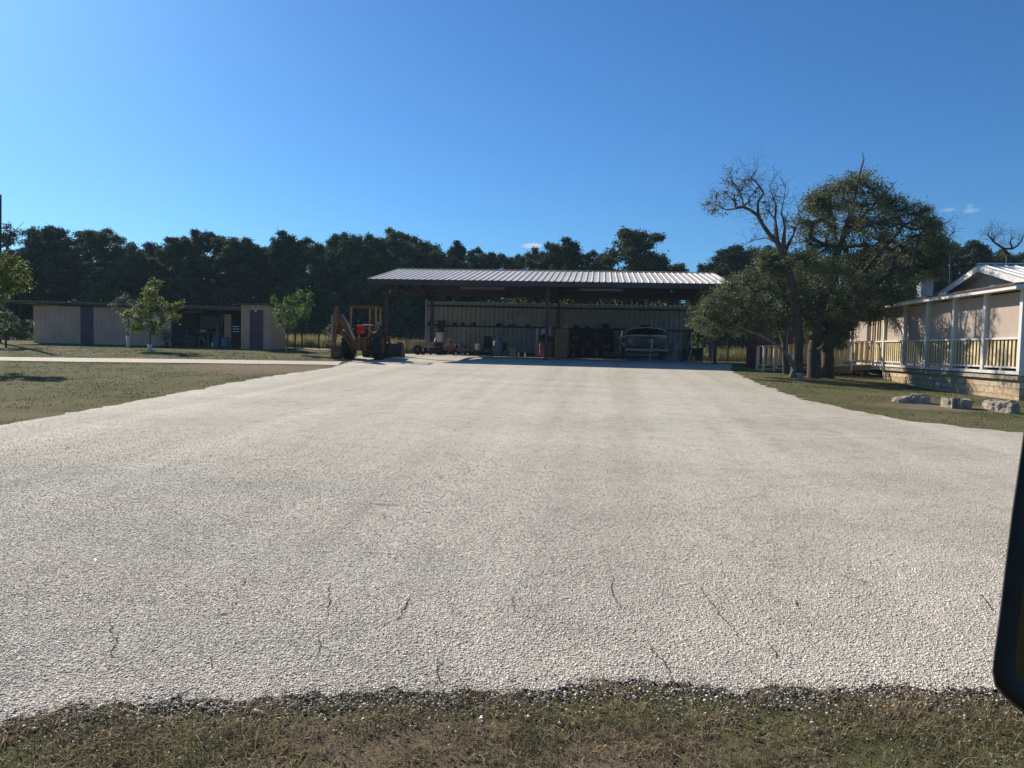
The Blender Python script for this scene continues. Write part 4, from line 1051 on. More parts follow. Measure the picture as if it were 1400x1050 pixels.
# porch roof: eave fascia, sheet rising to the wall of the house
XF = XP-.48; ZF0, ZF1 = 3.78, 3.99
MB().bb(XF, XF+.04, YC-.5, 38.6, ZF0, ZF1-.06).build('fascia', 'white', house, world=True)
MB().bb(XF+.04, 20, YC-.5, YC-.46, ZF0, ZF1-.06).build('fascia', 'offwhite', house, world=True)
m = MB(); m.prism([(XF-.06, YC-.55, ZF1-.045), (XP+2.6, YC-.55, ZF1+.24), (XP+2.6, YC-.55, ZF1+.21), (XF-.06, YC-.55, ZF1-.085)], (0, 15.8, 0)); m.build('porch_roof', 'shedroof', house, world=True)
MB().bb(XF+.04, XP-.06, YC-.46, 38.6, ZF0+.03, ZF0+.05).build('soffit', 'offwhite', house, world=True)
MB().bb(XP+2.4, XP+2.5, YC+1.5, 38.5, DK, ZF1+.18).build('house_wall', 'inshade', house, world=True)  # wall colour darkened to give the gloom behind the pickets
MB().bb(XP+2.5, 26, 38.3, 38.5, .6, ZF1+.18).build('house_wall', 'beige', house, world=True)
# main gable roof
XG = 14.0; pk = Wd(1337, 363, 14200/(1337-816.5)*1.0)
yk = 27.6; zk = 5.05; hw = 3.9; ze = zk-hw*.245
XG = float(Wy(1337, 363, yk)[0]); zk = float(Wy(1337, 362, yk)[2]); ze = zk-hw*.245
MB().prism([(XG+.45, yk-hw+.3, ZF1+.0), (XG+.45, yk+hw-.3, ZF1+.0), (XG+.45, yk+hw-.3, ze+.03), (XG+.45, yk, zk-.1), (XG+.45, yk-hw+.3, ze+.03)], (.08, 0, 0)).build('gable_wall', 'beige', house, world=True)
nn = math.hypot(1, .245)
for s in (-1, 1):
    m = MB(); m.add(*ribbed((XG-.02, yk+s*hw, ze), (13, 0, 0), (0, -s*hw, hw*.245), 42, .03, .05, (0, s*.245/nn, 1/nn))); m.build('main_roof', 'wroof', house, world=True)
    y0 = yk+s*hw
    MB().prism([(XG, y0, ze-.02), (XG, yk, zk-.02), (XG, yk, zk-.22), (XG, y0, ze-.22)], (.04, 0, 0)).build('rake_board', 'white', house, world=True)
    MB().prism([(XG+.04, y0, ze-.06), (XG+.04, yk, zk-.06), (XG+.04, yk, zk-.09), (XG+.04, y0, ze-.09)], (.41, 0, 0)).build('rake_soffit', 'offwhite', house, world=True)
MB().box((XG+6.5, yk, zk+.04), (13, .3, .02)).build('ridge_cap', 'wroof', house, world=True)
MB().bb(XG+.4, 27, yk-hw, yk-hw+.04, ze-.2, ze-.02).build('fascia', 'white', house, world=True)
MB().bb(XG+.53, 27, yk-hw+.3, yk-hw+.4, .4, ze).build('house_wall', 'beige', house, world=True)
p = Wd(1264, 404, 33.5)
MB().bb(p[0]-.25, p[0]+.25, p[1]-.25, p[1]+.25, p[2]-.4, p[2]+.62).bb(p[0]-.30, p[0]+.3, p[1]-.3, p[1]+.3, p[2]+.62, p[2]+.66).build('roof_vent', 'steel', house, world=True)
# entry slab by the corner
MB().bb(XP+.35, 16, YC-1.5, YC-.12, .3, .80).build('entry_step', 'rock', house, world=True)
# white out-building beyond the porch
p0 = Wy(1141, 480, 42)[0]
ob_ = thing('white_outbuilding', 'small white building with a dark roof seen past the far end of the porch', 'outbuilding', (p0+1.5, 43, 1.15))
m = MB(); m.add(*ribbed((p0-.8, 42, 1.0), (3.2, 0, 0), (0, 0, 2.35), 11, .015, .03, (0, -1, 0))); m.build('front_wall', 'white', ob_, world=True)
m = MB(); m.add(*ribbed((p0-.8, 42, 1.0), (0, 2.6, 0), (0, 0, 2.35), 9, .015, .03, (-1, 0, 0))); m.build('side_wall', 'white', ob_, world=True)
MB().prism([(p0-1, 41.8, 3.36), (p0+2.6, 41.8, 3.36), (p0+2.6, 41.8, 3.46), (p0-1, 41.8, 3.44)], (0, 3, .1)).build('roof', 'shedroof', ob_, world=True)
# dark shed behind the oaks
x0, x1 = Wy(1034, 480, 39.5)[0], Wy(1112, 480, 39.5)[0]
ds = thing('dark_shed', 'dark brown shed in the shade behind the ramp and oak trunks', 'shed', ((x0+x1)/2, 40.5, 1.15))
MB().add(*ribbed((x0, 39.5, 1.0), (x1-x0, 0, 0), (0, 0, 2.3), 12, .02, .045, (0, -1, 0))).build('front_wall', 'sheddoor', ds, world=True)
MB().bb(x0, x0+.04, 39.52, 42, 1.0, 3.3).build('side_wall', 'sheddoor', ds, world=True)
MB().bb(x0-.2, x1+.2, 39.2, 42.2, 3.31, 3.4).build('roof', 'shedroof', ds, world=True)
xq = Wy(1027.5, 480, 37.2)[0]
t = thing('square_post', 'thick dark square post standing left of the ramp', 'post', onG(xq, 37.2)); MB().box((0, 0, 1.15), (.33, .33, 2.5)).build('shaft', 'postm', t, bevel=.01); MB().box((0, 0, 2.43), (.4, .4, .06)).build('cap', 'postm', t)

# ------------------------------------------------------------------ ramp
r0_ = Wd(1041, 506, 33.6); r1_ = np.array([XP-.1, 36.2, DK])
ramp = thing('access_ramp', 'wooden access ramp with picket railing running up to the porch', 'ramp', (r0_[0], r0_[1], float(terr(r0_[0], r0_[1]))))
A = np.array([r0_[0], r0_[1], float(terr(r0_[0], r0_[1]))+.08]); B = np.array([XP-.12, 34.6, DK-.02]); dv = (B-A); dL = np.linalg.norm(dv[:2]); dn = dv/dL; sdv = np.array([-dn[1], dn[0], 0])
m = MB(); m.prism([A, B, B-[0, 0, .08], A-[0, 0, .06]], sdv*1.25); m.build('deck', 'deckm', ramp, world=True)
m = MB(); m.prism([A-sdv*.02+[0, 0, -.005], B-sdv*.02+[0, 0, -.005], B-sdv*.02-[0, 0, .25], A-sdv*.02-[0, 0, .08]], -sdv*.03); m.build('side_board', 'wood', ramp, world=True)
for s, nm in ((0, 'near'), (1.25, 'far')):
    o_ = sdv*s; m = MB(); n = int(dL/.21)
    for k in range(n):
        q = A+dv*(k+.5)/n+o_; m.box((q[0], q[1], q[2]+.58), (.10, .02, .80), rz=math.atan2(dn[1], dn[0]))
    m.build('pickets', 'picket', ramp, world=True)
    MB().beam(A+o_+[0, 0, 1.02], B+o_+[0, 0, 1.0], .13, .04).build('top_rail', 'deckm', ramp, world=True)
    MB().beam(A+o_+[0, 0, .17], B+o_+[0, 0, .17], .04, .06).build('bottom_rail', 'deckm', ramp, world=True)
    for k in (0.015, .11 if s == 0 else .2, .36, .58, .8, .985):
        q = A+dv*k+o_-sdv*.05*(1 if s == 0 else -1); MB().box((q[0], q[1], q[2]+.40), (.075, .075, 1.22)).build('rail_post', 'offwhite', ramp, world=True)
for k in (.45, .7, .9):
    for s in (0.1, 1.1):
        q = A+dv*k+sdv*s; gz = float(terr(q[0], q[1])); MB().bb(q[0]-.05, q[0]+.05, q[1]-.05, q[1]+.05, gz-.1, q[2]-.08).build('leg', 'wood', ramp, world=True)
# lumber lying under the ramp
g1 = G(1148, 509); lb = thing('lumber_scrap', 'pale boards propped under the upper end of the ramp', 'boards', tuple(g1))
MB().beam((-.2, 0, .05), (.2, .1, .22), .14, .04).build('board', 'offwhite', lb); MB().beam((.45, .1, .0), (.95, .15, .33), .09, .04).build('board', 'deckm', lb); MB().beam((.95, .15, .33), (1.25, .2, .22), .09, .04).build('board', 'deckm', lb)
g1 = G(1093, 520); t = thing('white_pail', 'small pale square pail at the foot of the leaning oak', 'pail', tuple(g1)); MB().lathe([(0, 0), (.1, 0), (.125, .24), (.135, .24), (.135, .26), (.115, .26), (.09, .03), (0, .03)], (0, 0, 0), 12).build('body', 'offwhite', t); MB().tube((-.13, 0, .24), (0, -.06, .17), .005, n=4).tube((0, -.06, .17), (.13, 0, .24), .005, n=4).build('handle', 'steel', t)


# rocks
def rock(name, label, px, py, sx, sy, sz, seed, rz=0, blocky=.5, parent=None):
    import bmesh
    bm = bmesh.new(); bmesh.ops.create_icosphere(bm, subdivisions=4, radius=1); g_ = np.random.default_rng(seed); K = g_.normal(0, 1, (9, 3)); ph = g_.uniform(0, 6, 9)
    for v in bm.verts:
        p_ = np.array(v.co); q_ = np.sign(p_)*np.abs(p_)**blocky; q_ = q_/max(1, np.abs(q_).max()/.95)
        nz_ = sum(math.sin(p_ @ K[i]*(1+i*.75)*2.2+ph[i])/(1+i*.45) for i in range(9))
        q_ = q_*(1+.085*nz_)+g_.normal(0, .012, 3); v.co = Vector((q_[0]*sx, q_[1]*sy, max(q_[2], -.5)*sz))
    me = bpy.data.meshes.new(name); bm.to_mesh(me); bm.free(); me.materials.append(MT['rock'])
    g1_ = G(px, py); o = link(name, me); o.location = (g1_[0], g1_[1], float(terr(g1_[0], g1_[1]))+sz*.35); o.rotation_euler = (0, 0, rz)
    return tag(o, label, 'rock', 'limestone rocks on the right lawn')


rock('rock', 'low jagged slab rock, leftmost of the lawn rocks', 1238, 550, 0.290, 0.264, 0.114, 1, .3, .75)
rock('rock', 'flat-topped slab leaning beside the leftmost jagged rock', 1257, 551, 0.264, 0.246, 0.176, 2, -.3, .6)
rock('rock', 'squarish grey rock block in shade, middle of the lawn', 1301, 557, 0.176, 0.264, 0.176, 3, .1, .38)
rock('rock', 'squarish rock block touching the right side of the middle grey block', 1316, 558, 0.167, 0.264, 0.163, 4, -.1, .38)
rock('rock', 'pale pointed rock left of the porch corner', 1362, 559, .26, .3, .16, 5, .2, .7)
rock('rock', 'pale upright rock nearest the porch corner', 1377, 564, .15, .25, .2, 6, .5, .6)

# ------------------------------------------------------------------ backhoe
tz = float(terr(-10.9, 35.4)); bh = thing('backhoe', 'old rusty orange backhoe loader with an open roll frame and red seat', 'backhoe', (-10.95, 35.4, tz))


def wheel(cx, cy, r, w, name='wheel', lug=18):
    h_ = r*.55
    t_ = MB(); t_.lathe([(h_, -w*.42), (r*.86, -w*.5), (r*.97, -w*.4), (r, -w*.2), (r, w*.2), (r*.97, w*.4), (r*.86, w*.5), (h_, w*.42)], (cx, cy, r), 28, 'X')
    for k in range(lug):
        a = 2*math.pi*k/lug
        for s in (-1, 1): t_.box((cx+s*w*.24, cy+r*1.0*math.cos(a+s*.09), r+r*1.0*math.sin(a+s*.09)), (w*.5, .05, .05), rx=a+math.pi/2)
    o = t_.build(name, 'tyre', bh)
    q = MB(); q.lathe([(0, -w*.12), (h_*.35, -w*.12), (h_*.4, -w*.05), (h_*.9, -w*.1), (h_*1.0, -w*.40), (h_*1.04, -w*.40), (h_*1.04, w*.4), (h_, w*.4), (h_*.9, w*.1), (h_*.4, w*.05), (h_*.35, w*.14), (0, w*.14)], (cx, cy, r), 20, 'X')
    q.build('rim', 'rust', o); return o


wheel(-.72, 0, .66, .42); wheel(.72, 0, .66, .42)
wheel(-.55, 2.15, .38, .24, lug=0); wheel(.55, 2.15, .38, .24, lug=0)
MB().bb(-.28, .28, -.55, .75, .45, .92).bb(-.95, .95, -.12, .12, .56, .76).build('chassis', 'rust', bh, bevel=.02)
MB().bb(-.3, .3, .75, 2.5, .62, 1.32).build('hood', 'yellow', bh, bevel=.05)
MB().bb(-.26, .26, 2.5, 2.54, .66, 1.26).build('grille', 'dark', bh)
MB().bb(-.7, .7, 2.07, 2.23, .32, .46).build('front_axle', 'rust', bh)
MB().tube((.22, 1.6, 1.3), (.22, 1.6, 1.85), .035).build('exhaust_pipe', 'steel', bh)
for s in (-1, 1):
    m = MB(); pr = [(s*.5, .66*math.cos(a)*1.15, .66+.66*1.15*math.sin(a)) for a in [R(x) for x in range(35, 150, 12)]]
    for i in range(len(pr)-1): m.beam(tuple(pr[i]), tuple(pr[i+1]), .03, .03); m.box(((pr[i][0]+s*.22), (pr[i][1]+pr[i+1][1])/2, (pr[i][2]+pr[i+1][2])/2), (.46, .17, .02), rx=math.atan2(pr[i+1][2]-pr[i][2], pr[i+1][1]-pr[i][1]))
    m.build('fender', 'rust', bh)
# roll frame
for x, y in ((-.62, -.15), (.62, -.15), (-.02, .95), (.52, .95)): MB().beam((x, y, 1.1), (x*.96, y, 2.47), .075, .075).build('roll_post', 'yellow', bh)
m = MB(); m.bb(-.66, .66, -.2, -.1, 2.44, 2.52); m.bb(-.62, .62, .9, 1.0, 2.43, 2.5); m.bb(-.62, -.54, -.1, .9, 2.44, 2.51); m.bb(.54, .62, -.1, .9, 2.44, 2.51); m.build('roll_frame', 'rust', bh)
m = MB(); m.bb(-.30, .06, -.05, .34, 1.2, 1.3); m.box((-.12, -.1, 1.46), (.34, .1, .32), rx=R(8)); m.build('seat', 'red', bh, bevel=.03)
MB().bb(-.12, .32, .0, .42, 1.6, 1.66).build('seat_cover', 'cream', bh, bevel=.02)
MB().bb(-.35, .45, .42, .8, .95, 1.5).build('dashboard', 'dark', bh, bevel=.03)
m = MB(); n_ = 14
for k in range(n_):
    a, b_ = 2*math.pi*k/n_, 2*math.pi*(k+1)/n_; m.tube((.35+.19*math.cos(a), .38+.08*math.sin(a), 1.5+.15*math.sin(a)), (.35+.19*math.cos(b_), .38+.08*math.sin(b_), 1.5+.15*math.sin(b_)), .018, n=5)
m.tube((.35, .38, 1.5), (.35, .5, 1.3), .02, n=6); m.build('steering_wheel', 'dark', bh)
m = MB(); m.beam((.28, -.4, .95), (.46, -.5, 1.35), .08, .1); m.beam((.46, -.5, 1.35), (.3, -.35, 1.48), .06, .08); m.beam((.3, -.5, .75), (.5, -.4, .98), .1, .12); m.build('swing_cylinder', 'yellow', bh)
# backhoe attachment: swing frame, boom up and left, dipper hanging down, bucket
MB().bb(-.35, .35, -.8, -.55, .42, 1.02).bb(-.12, .12, -1.0, -.8, .45, 1.0).build('swing_frame', 'rust', bh, bevel=.02)
m = MB(); m.prism([(-.12, -.95, .62), (-.02, -.95, .92), (-.42, -1.05, 1.72), (-.80, -1.1, 2.12), (-.93, -1.1, 2.02), (-.60, -1.05, 1.40)], (0, -.18, 0)); m.build('boom', 'rust', bh, bevel=.01)
MB().tube((-.05, -1.3, .95), (-.42, -1.3, 1.75), .055).tube((-.42, -1.3, 1.75), (-.62, -1.3, 2.05), .03).build('boom_cylinder', 'steel', bh)
m = MB(); m.prism([(-.98, -1.15, 2.42), (-.85, -1.15, 2.38), (-.78, -1.15, 1.95), (-.98, -1.15, .72), (-1.08, -1.15, .74), (-1.08, -1.15, 1.95)], (0, -.16, 0)); m.build('dipper', 'rust', bh, bevel=.01)
MB().tube((-1.13, -1.2, 2.0), (-1.13, -1.2, 1.15), .05).tube((-1.13, -1.2, 1.15), (-1.12, -1.2, .7), .028).build('dipper_cylinder', 'steel', bh)
m = MB(); prof = [(0, 0, .62), (0, -.18, .40), (0, -.12, .12), (0, .12, .02), (0, .38, .10)]
for i in range(4): m.beam((-1.0, -1.0+prof[i][1], prof[i][2]), (-1.0, -1.0+prof[i+1][1], prof[i+1][2]), .42, .03)
for s in (-1, 1): m.prism([(-1.0+s*.2, -1.0+p_[1], p_[2]) for p_ in prof], (s*.02, 0, 0))
for k in range(4): m.beam((-1.16+k*.105, -.64, .1), (-1.16+k*.105, -.52, .13), .04, .03)
m.build('digging_bucket', 'rust', bh)
for s in (-1, 1):
    m = MB(); m.beam((s*.4, -.65, .6), (s*.98, -.68, 1.45), .14, .12); m.box((s*1.0, -.68, 1.5), (.3, .3, .04), ry=s*R(60)); m.tube((s*.42, -.66, .95), (s*.8, -.66, 1.3), .035); m.build('stabilizer', 'rust' if s < 0 else 'dark', bh)
m = MB()
for k in range(7): m.tube((-.2+k*.05, -1.0, 1.0), (-.75-k*.02, -1.18, 1.9-.05*k), .012, n=4)
m.build('hydraulic_hoses', 'dark', bh)
# loader arms and front bucket
for s in (-1, 1): MB().beam((s*.48, .7, 1.25), (s*.48, 2.5, 1.05), .1, .16).beam((s*.48, 2.5, 1.05), (s*.48, 3.1, .42), .1, .16).tube((s*.48, 1.1, .7), (s*.48, 2.5, .95), .045).build('loader_arm', 'rust', bh)
m = MB(); pf = [(3.05, .12), (3.0, .45), (3.1, .78), (3.35, .86)]
for i in range(3): m.beam((0, pf[i][0], pf[i][1]), (0, pf[i+1][0], pf[i+1][1]), 2.05, .03)
m.beam((0, 3.05, .12), (0, 3.75, .08), 2.05, .03)
for s in (-1, 1): m.prism([(s*1.03, 3.05, .1), (s*1.03, 3.0, .45), (s*1.03, 3.1, .80), (s*1.03, 3.35, .88), (s*1.03, 3.78, .08)], (s*.02, 0, 0))
m.build('loader_bucket', 'under', bh)


# ------------------------------------------------------------------ stored things (canopy)
def G0(px, y): return (Wy(px, 470, y)[0], y, FZ+.022)


def PX(n_px, y): return n_px*y*1.0/F*1.0       # width in metres of a pixel span at depth y


def TH(name, label, cat, px, y, group=None, rz=0): return thing(name, label, cat, G0(px, y), rz, group)


def clut(px, y, w, h, mats, seed, parts=6, name='pile'):
    pass


# utility trailer
t = TH('wooden_trailer', 'low wooden-sided utility trailer at the left end of the canopy', 'trailer', 578, 46.5)
m = MB(); m.bb(-.85, .85, -.7, .7, .42, .48); m.build('bed', 'wood', t)
for z in (.56, .7):
    for y in (-.72, .72): MB().bb(-.87, .87, y-.02, y+.02, z-.06, z+.06).build('side_board', 'wood', t)
for x in (-.85, 0, .85): MB().bb(x-.03, x+.03, -.76, -.73, .36, .8).build('stake', 'wood', t)
for x in (-.15,): MB().lathe([(.1, -.08), (.28, -.09), (.3, 0), (.28, .09), (.1, .08)], (x, -.7, .28), 18, 'Y').build('wheel', 'tyre', t); MB().lathe([(.1, -.08), (.28, -.09), (.3, 0), (.28, .09), (.1, .08)], (x, .7, .28), 18, 'Y').build('wheel', 'tyre', t)
MB().beam((-.85, 0, .4), (-1.25, 0, .3), .07, .07).build('drawbar', 'dred', t)
t = TH('green_mower', 'dark green push mower and catcher beside the wooden trailer', 'mower', 597, 46.3)
MB().bb(-.35, .35, -.35, .35, .12, .5).bb(-.3, .3, .2, .5, .3, .78).build('deck', 'dark', t, bevel=.05)
for x in (-.3, .3): MB().lathe([(0, -.04), (.12, -.04), (.12, .04), (0, .04)], (x, -.3, .12), 12, 'X').build('wheel', 'tyre', t)
MB().tube((-.25, .3, .6), (-.25, .8, 1.05), .015).tube((.25, .3, .6), (.25, .8, 1.05), .015).tube((-.25, .8, 1.05), (.25, .8, 1.05), .015).build('handle', 'steel', t)
t = TH('workbench', 'grey workbench against the back wall under the cream bucket', 'table', 602, 50.2)
MB().bb(-.45, .45, -.3, .3, .78, .84).build('top', 'wood', t)
for x in (-.4, .4):
    for y in (-.25, .25): MB().bb(x-.03, x+.03, y-.03, y+.03, 0, .78).build('leg', 'wood', t)
bx = G0(602, 50.15); t = thing('cream_barrel', 'cream barrel standing on the workbench at the left of the back wall', 'barrel', (bx[0], bx[1], FZ+.86))
MB().lathe([(0, 0), (.25, 0), (.27, .08), (.27, .5), (.25, .56), (0, .56)], (0, 0, 0), 16).build('body', 'cream', t); MB().lathe([(.255, .535), (.275, .55), (.275, .58), (.255, .59)], (0, 0, 0), 16).build('rim', 'offwhite', t)
t = thing('black_bags', 'lumpy black bags heaped on top of the cream barrel', 'bag', (bx[0], bx[1], FZ+1.44))
for i, (x, z, r) in enumerate(((0, .12, .26), (-.15, .38, .2), (.18, .42, .22), (0, .62, .16), (.24, .7, .12), (-.15, .68, .1))):
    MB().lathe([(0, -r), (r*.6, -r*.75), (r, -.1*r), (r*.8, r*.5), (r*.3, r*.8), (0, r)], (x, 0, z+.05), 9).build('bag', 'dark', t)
# red mower etc.
t = TH('red_canister', 'short red canister in front of the barrel stack', 'canister', 601, 46.6)
MB().lathe([(0, 0), (.2, 0), (.22, .06), (.22, .42), (.16, .5), (.06, .52), (.06, .58), (0, .58)], (0, 0, 0), 14).build('body', 'dred', t); MB().lathe([(0, .58), (.08, .58), (.08, .64), (0, .65)], (0, 0, 0), 10).build('cap', 'cream', t)
t = TH('red_riding_mower', 'red riding mower with yellow seat catching the sun', 'riding mower', 616, 46.4)
MB().bb(-.3, .3, -.35, .5, .25, .6).build('body', 'dred', t, bevel=.06); MB().box((-.02, .05, .82), (.34, .1, .34), rx=R(10)).bb(-.2, .16, -.2, .1, .62, .70).build('seat', 'yellow', t, bevel=.03)
for x, y, r in ((-.33, .3, .24), (.33, .3, .24), (-.3, -.4, .17), (.3, -.4, .17)): MB().lathe([(r*.4, -.08), (r*.9, -.09), (r, 0), (r*.9, .09), (r*.4, .08)], (x, y, r), 16, 'X').build('wheel', 'tyre', t)
MB().tube((0, -.3, .6), (0, -.15, .85), .02).lathe([(.1, .83), (.14, .85), (.1, .87)], (0, -.15, 0), 12).build('steering_wheel', 'dark', t)
t = TH('equipment_cart', 'brown cart with red frame stacked with small parts, left of the white bucket', 'cart', 632, 46.5)
MB().bb(-.5, .5, -.4, .4, .36, .42).bb(-.5, .5, .34, .4, .42, .8).build('bed', 'brown', t); MB().bb(-.48, .48, -.42, -.36, .2, .36).bb(-.48, .48, .36, .42, .2, .36).build('frame', 'dred', t)
for x in (-.36, .36):
    for y in (-.4, .4): MB().lathe([(0, -.04), (.15, -.04), (.15, .04), (0, .04)], (x, y, .15), 14, 'Y').build('wheel', 'tyre', t)
g = np.random.default_rng(9)
for k in range(7):
    x, h_ = -.42+k*.13, g.uniform(.08, .3); MB().bb(x-.05, x+.05, -.2+g.uniform(-.1, .1), .1, .42, .42+h_).build('part_box', ('cream', 'dark', 'steel', 'dred')[k % 4], t, bevel=.01)
for i, px in enumerate((624, 633, 640)):
    t = TH('white_cup', ('small white jar on the floor below the cart, left of three', 'small white jar on the floor below the cart, middle of three', 'small white jar on the floor nearest the hand truck')[i], 'jar', px, 45.6, 'small white jars in front of the cart')
    MB().lathe([(0, 0), (.055, 0), (.06, .1), (.045, .13), (0, .13)], (0, 0, 0), 10).build('body', 'white', t); MB().lathe([(0, .13), (.05, .13), (.05, .16), (0, .16)], (0, 0, 0), 10).build('lid', 'offwhite', t)
t = TH('hand_truck', 'rusty red hand truck leaning by the back wall left of the white bucket', 'hand truck', 644, 48.6)
for x in (-.22, .22): MB().beam((x, 0, .12), (x, .3, 1.35), .04, .04).build('upright', 'dred', t); MB().lathe([(.03, -.04), (.13, -.04), (.13, .04), (.03, .04)], (x*1.3, .05, .13), 12, 'X').build('wheel', 'tyre', t)
m = MB()
for k in range(5): m.beam((-.22, .03+k*.065, .25+k*.26), (.22, .03+k*.065, .25+k*.26), .03, .03)
m.bb(-.25, .25, -.25, .02, .06, .08); m.build('rungs', 'dred', t)
t = TH('white_bucket', 'white plastic bucket right of the red hand truck', 'bucket', 653, 47.6)
MB().bb(-.2, .2, -.2, .2, 0, .3).build('stand', 'dark', t); MB().lathe([(0, .3), (.15, .3), (.18, .72), (.2, .72), (.2, .75), (.16, .75), (.14, .34), (0, .34)], (0, 0, 0), 14).build('body', 'offwhite', t)
t = TH('stacked_chairs', 'stack of dark plastic chairs between the white bucket and the blue drum', 'chairs', 666, 48.2)
for k in range(4): MB().bb(-.27, .27, -.25, .25, .42+k*.09, .46+k*.09).box((0, .25, .72+k*.09), (.5, .04, .5), rx=R(-10)).build('seat', 'dark', t)
for x in (-.24, .24):
    for y in (-.22, .22): MB().beam((x*1.1, y*1.1, 0), (x, y, .44), .04, .04).build('leg', 'dark', t)


def drum(name, label, px, y, mat, r, h, group=None):
    t_ = TH(name, label, 'drum', px, y, group)
    MB().lathe([(0, 0), (r*.96, 0), (r, .02), (r, h*.3), (r*1.03, h*.33), (r, h*.36), (r, h*.64), (r*1.03, h*.67), (r, h*.7), (r, h-.02), (r*.96, h), (r*.95, h-.04), (0, h-.04)], (0, 0, 0), 22).build('body', mat, t_)
    MB().lathe([(0, h-.03), (.035, h-.03), (.035, h+.01), (0, h+.01)], (r*.5, 0, 0), 8).build('bung', 'dark', t_); return t_


drum('blue_drum', 'dusty blue plastic drum against the back wall', 681, 47.8, 'blue', .31, .93)
bx = G0(681, 47.8); t = thing('tangled_tools', 'dark tangle of tools lying on the blue drum', 'tools', (bx[0], bx[1], FZ+.97))
for k in range(9):
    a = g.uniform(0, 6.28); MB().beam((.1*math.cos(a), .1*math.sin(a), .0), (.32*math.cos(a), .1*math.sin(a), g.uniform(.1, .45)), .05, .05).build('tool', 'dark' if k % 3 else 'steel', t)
drum('red_drum', 'faded red drum, left of the pair by the centre post', 742.5, 47.2, 'dred', .24, 1.0, 'faded red drums at the centre post')
drum('red_drum', 'faded red drum, right of the pair by the centre post', 752.5, 47.4, 'dred', .24, 1.0, 'faded red drums at the centre post')
bx = G0(747, 47.3); t = thing('black_bag', 'black bag slumped across the tops of the red drums', 'bag', (bx[0], bx[1], FZ+.99))
MB().lathe([(0, .0), (.3, .02), (.36, .12), (.28, .3), (.12, .42), (0, .44)], (-.15, 0, .03), 11).lathe([(0, 0), (.22, .02), (.27, .12), (.2, .24), (0, .3)], (.25, 0, .03), 10).build('sack', 'dark', t)
t = TH('white_door_panels', 'white panels leaning upright on the wall behind the red drums', 'panel', 738, 50.3)
for i, (x, w_, h_, mm) in enumerate(((-.2, .16, 1.85, 'offwhite'), (.0, .18, 1.8, 'blue'), (.22, .26, 1.82, 'offwhite'))): MB().box((x, -.0-.05*i, h_/2), (w_, .04, h_), rx=R(-4)).build('panel', mm, t)
t = TH('white_banner_roll', 'narrow white sheet hanging by the centre post', 'sheet', 751.5, 50.3)
MB().box((0, 0, 1.62), (.13, .05, .62)).build('sheet', 'offwhite', t); MB().tube((-.09, 0, 1.95), (.09, 0, 1.95), .03).build('roll', 'offwhite', t)
t = TH('brown_cabinet', 'tall brown two-door cabinet right of the centre post', 'cabinet', 768, 47.2)
MB().bb(-.39, .39, -.22, .28, 0, 1.78).build('carcass', 'brown', t, bevel=.01)
MB().bb(-.38, .38, -.245, -.225, 1.18, 1.76).build('upper_door', 'brown', t); MB().bb(-.38, .38, -.245, -.225, .04, 1.15).build('lower_door', 'brown', t); MB().bb(-.35, -.1, -.265, -.245, 1.1, 1.13).build('handle', 'steel', t)
bx = G0(770, 47.2); t = thing('paint_cans', 'small spray cans standing on the brown cabinet', 'cans', (bx[0], bx[1], FZ+1.81))
for k in range(4): MB().lathe([(0, 0), (.04, 0), (.04, .15), (.02, .19), (0, .2)], (-.12+k*.1, 0, 0), 8).build('can', ('steel', 'offwhite')[k % 2], t)
# low boxes
for i, (px, y, w_, h_, mm, lab, cat) in enumerate(((701, 47.6, .42, .5, 'tarp', 'grey square bin on the floor right of the blue drum', 'bin'), (691, 48, .3, .34, 'wood', 'small brown crate close against the blue drum', 'crate'), (718, 48.5, .55, .2, 'dark', 'low dark toolbox on the floor before the white panels', 'toolbox'), (689, 49.5, .3, .8, 'dark', 'dark upright bag against the wall behind the small crate', 'bag'))):
    t = TH(cat, lab, cat, px, y); MB().bb(-w_/2, w_/2, -.2, .2, 0, h_).build('body', mm, t, bevel=.02); MB().bb(-w_/2-.015, w_/2+.015, -.215, .215, h_+.002, h_+.03).build('lid', mm, t)
for i, (px, lab) in enumerate(((709.5, 'pale bottle on the floor right of the grey bin'), (718.5, 'pale bottle on the floor in front of the low toolbox'))):
    t = TH('bottle', lab, 'bottle', px, 46.8); MB().lathe([(0, 0), (.06, 0), (.06, .17), (.02, .23), (.02, .27), (0, .27)], (0, 0, 0), 9).build('body', 'cream', t); MB().lathe([(0, .27), (.026, .27), (.026, .3), (0, .3)], (0, 0, 0), 8).build('cap', 'white', t)
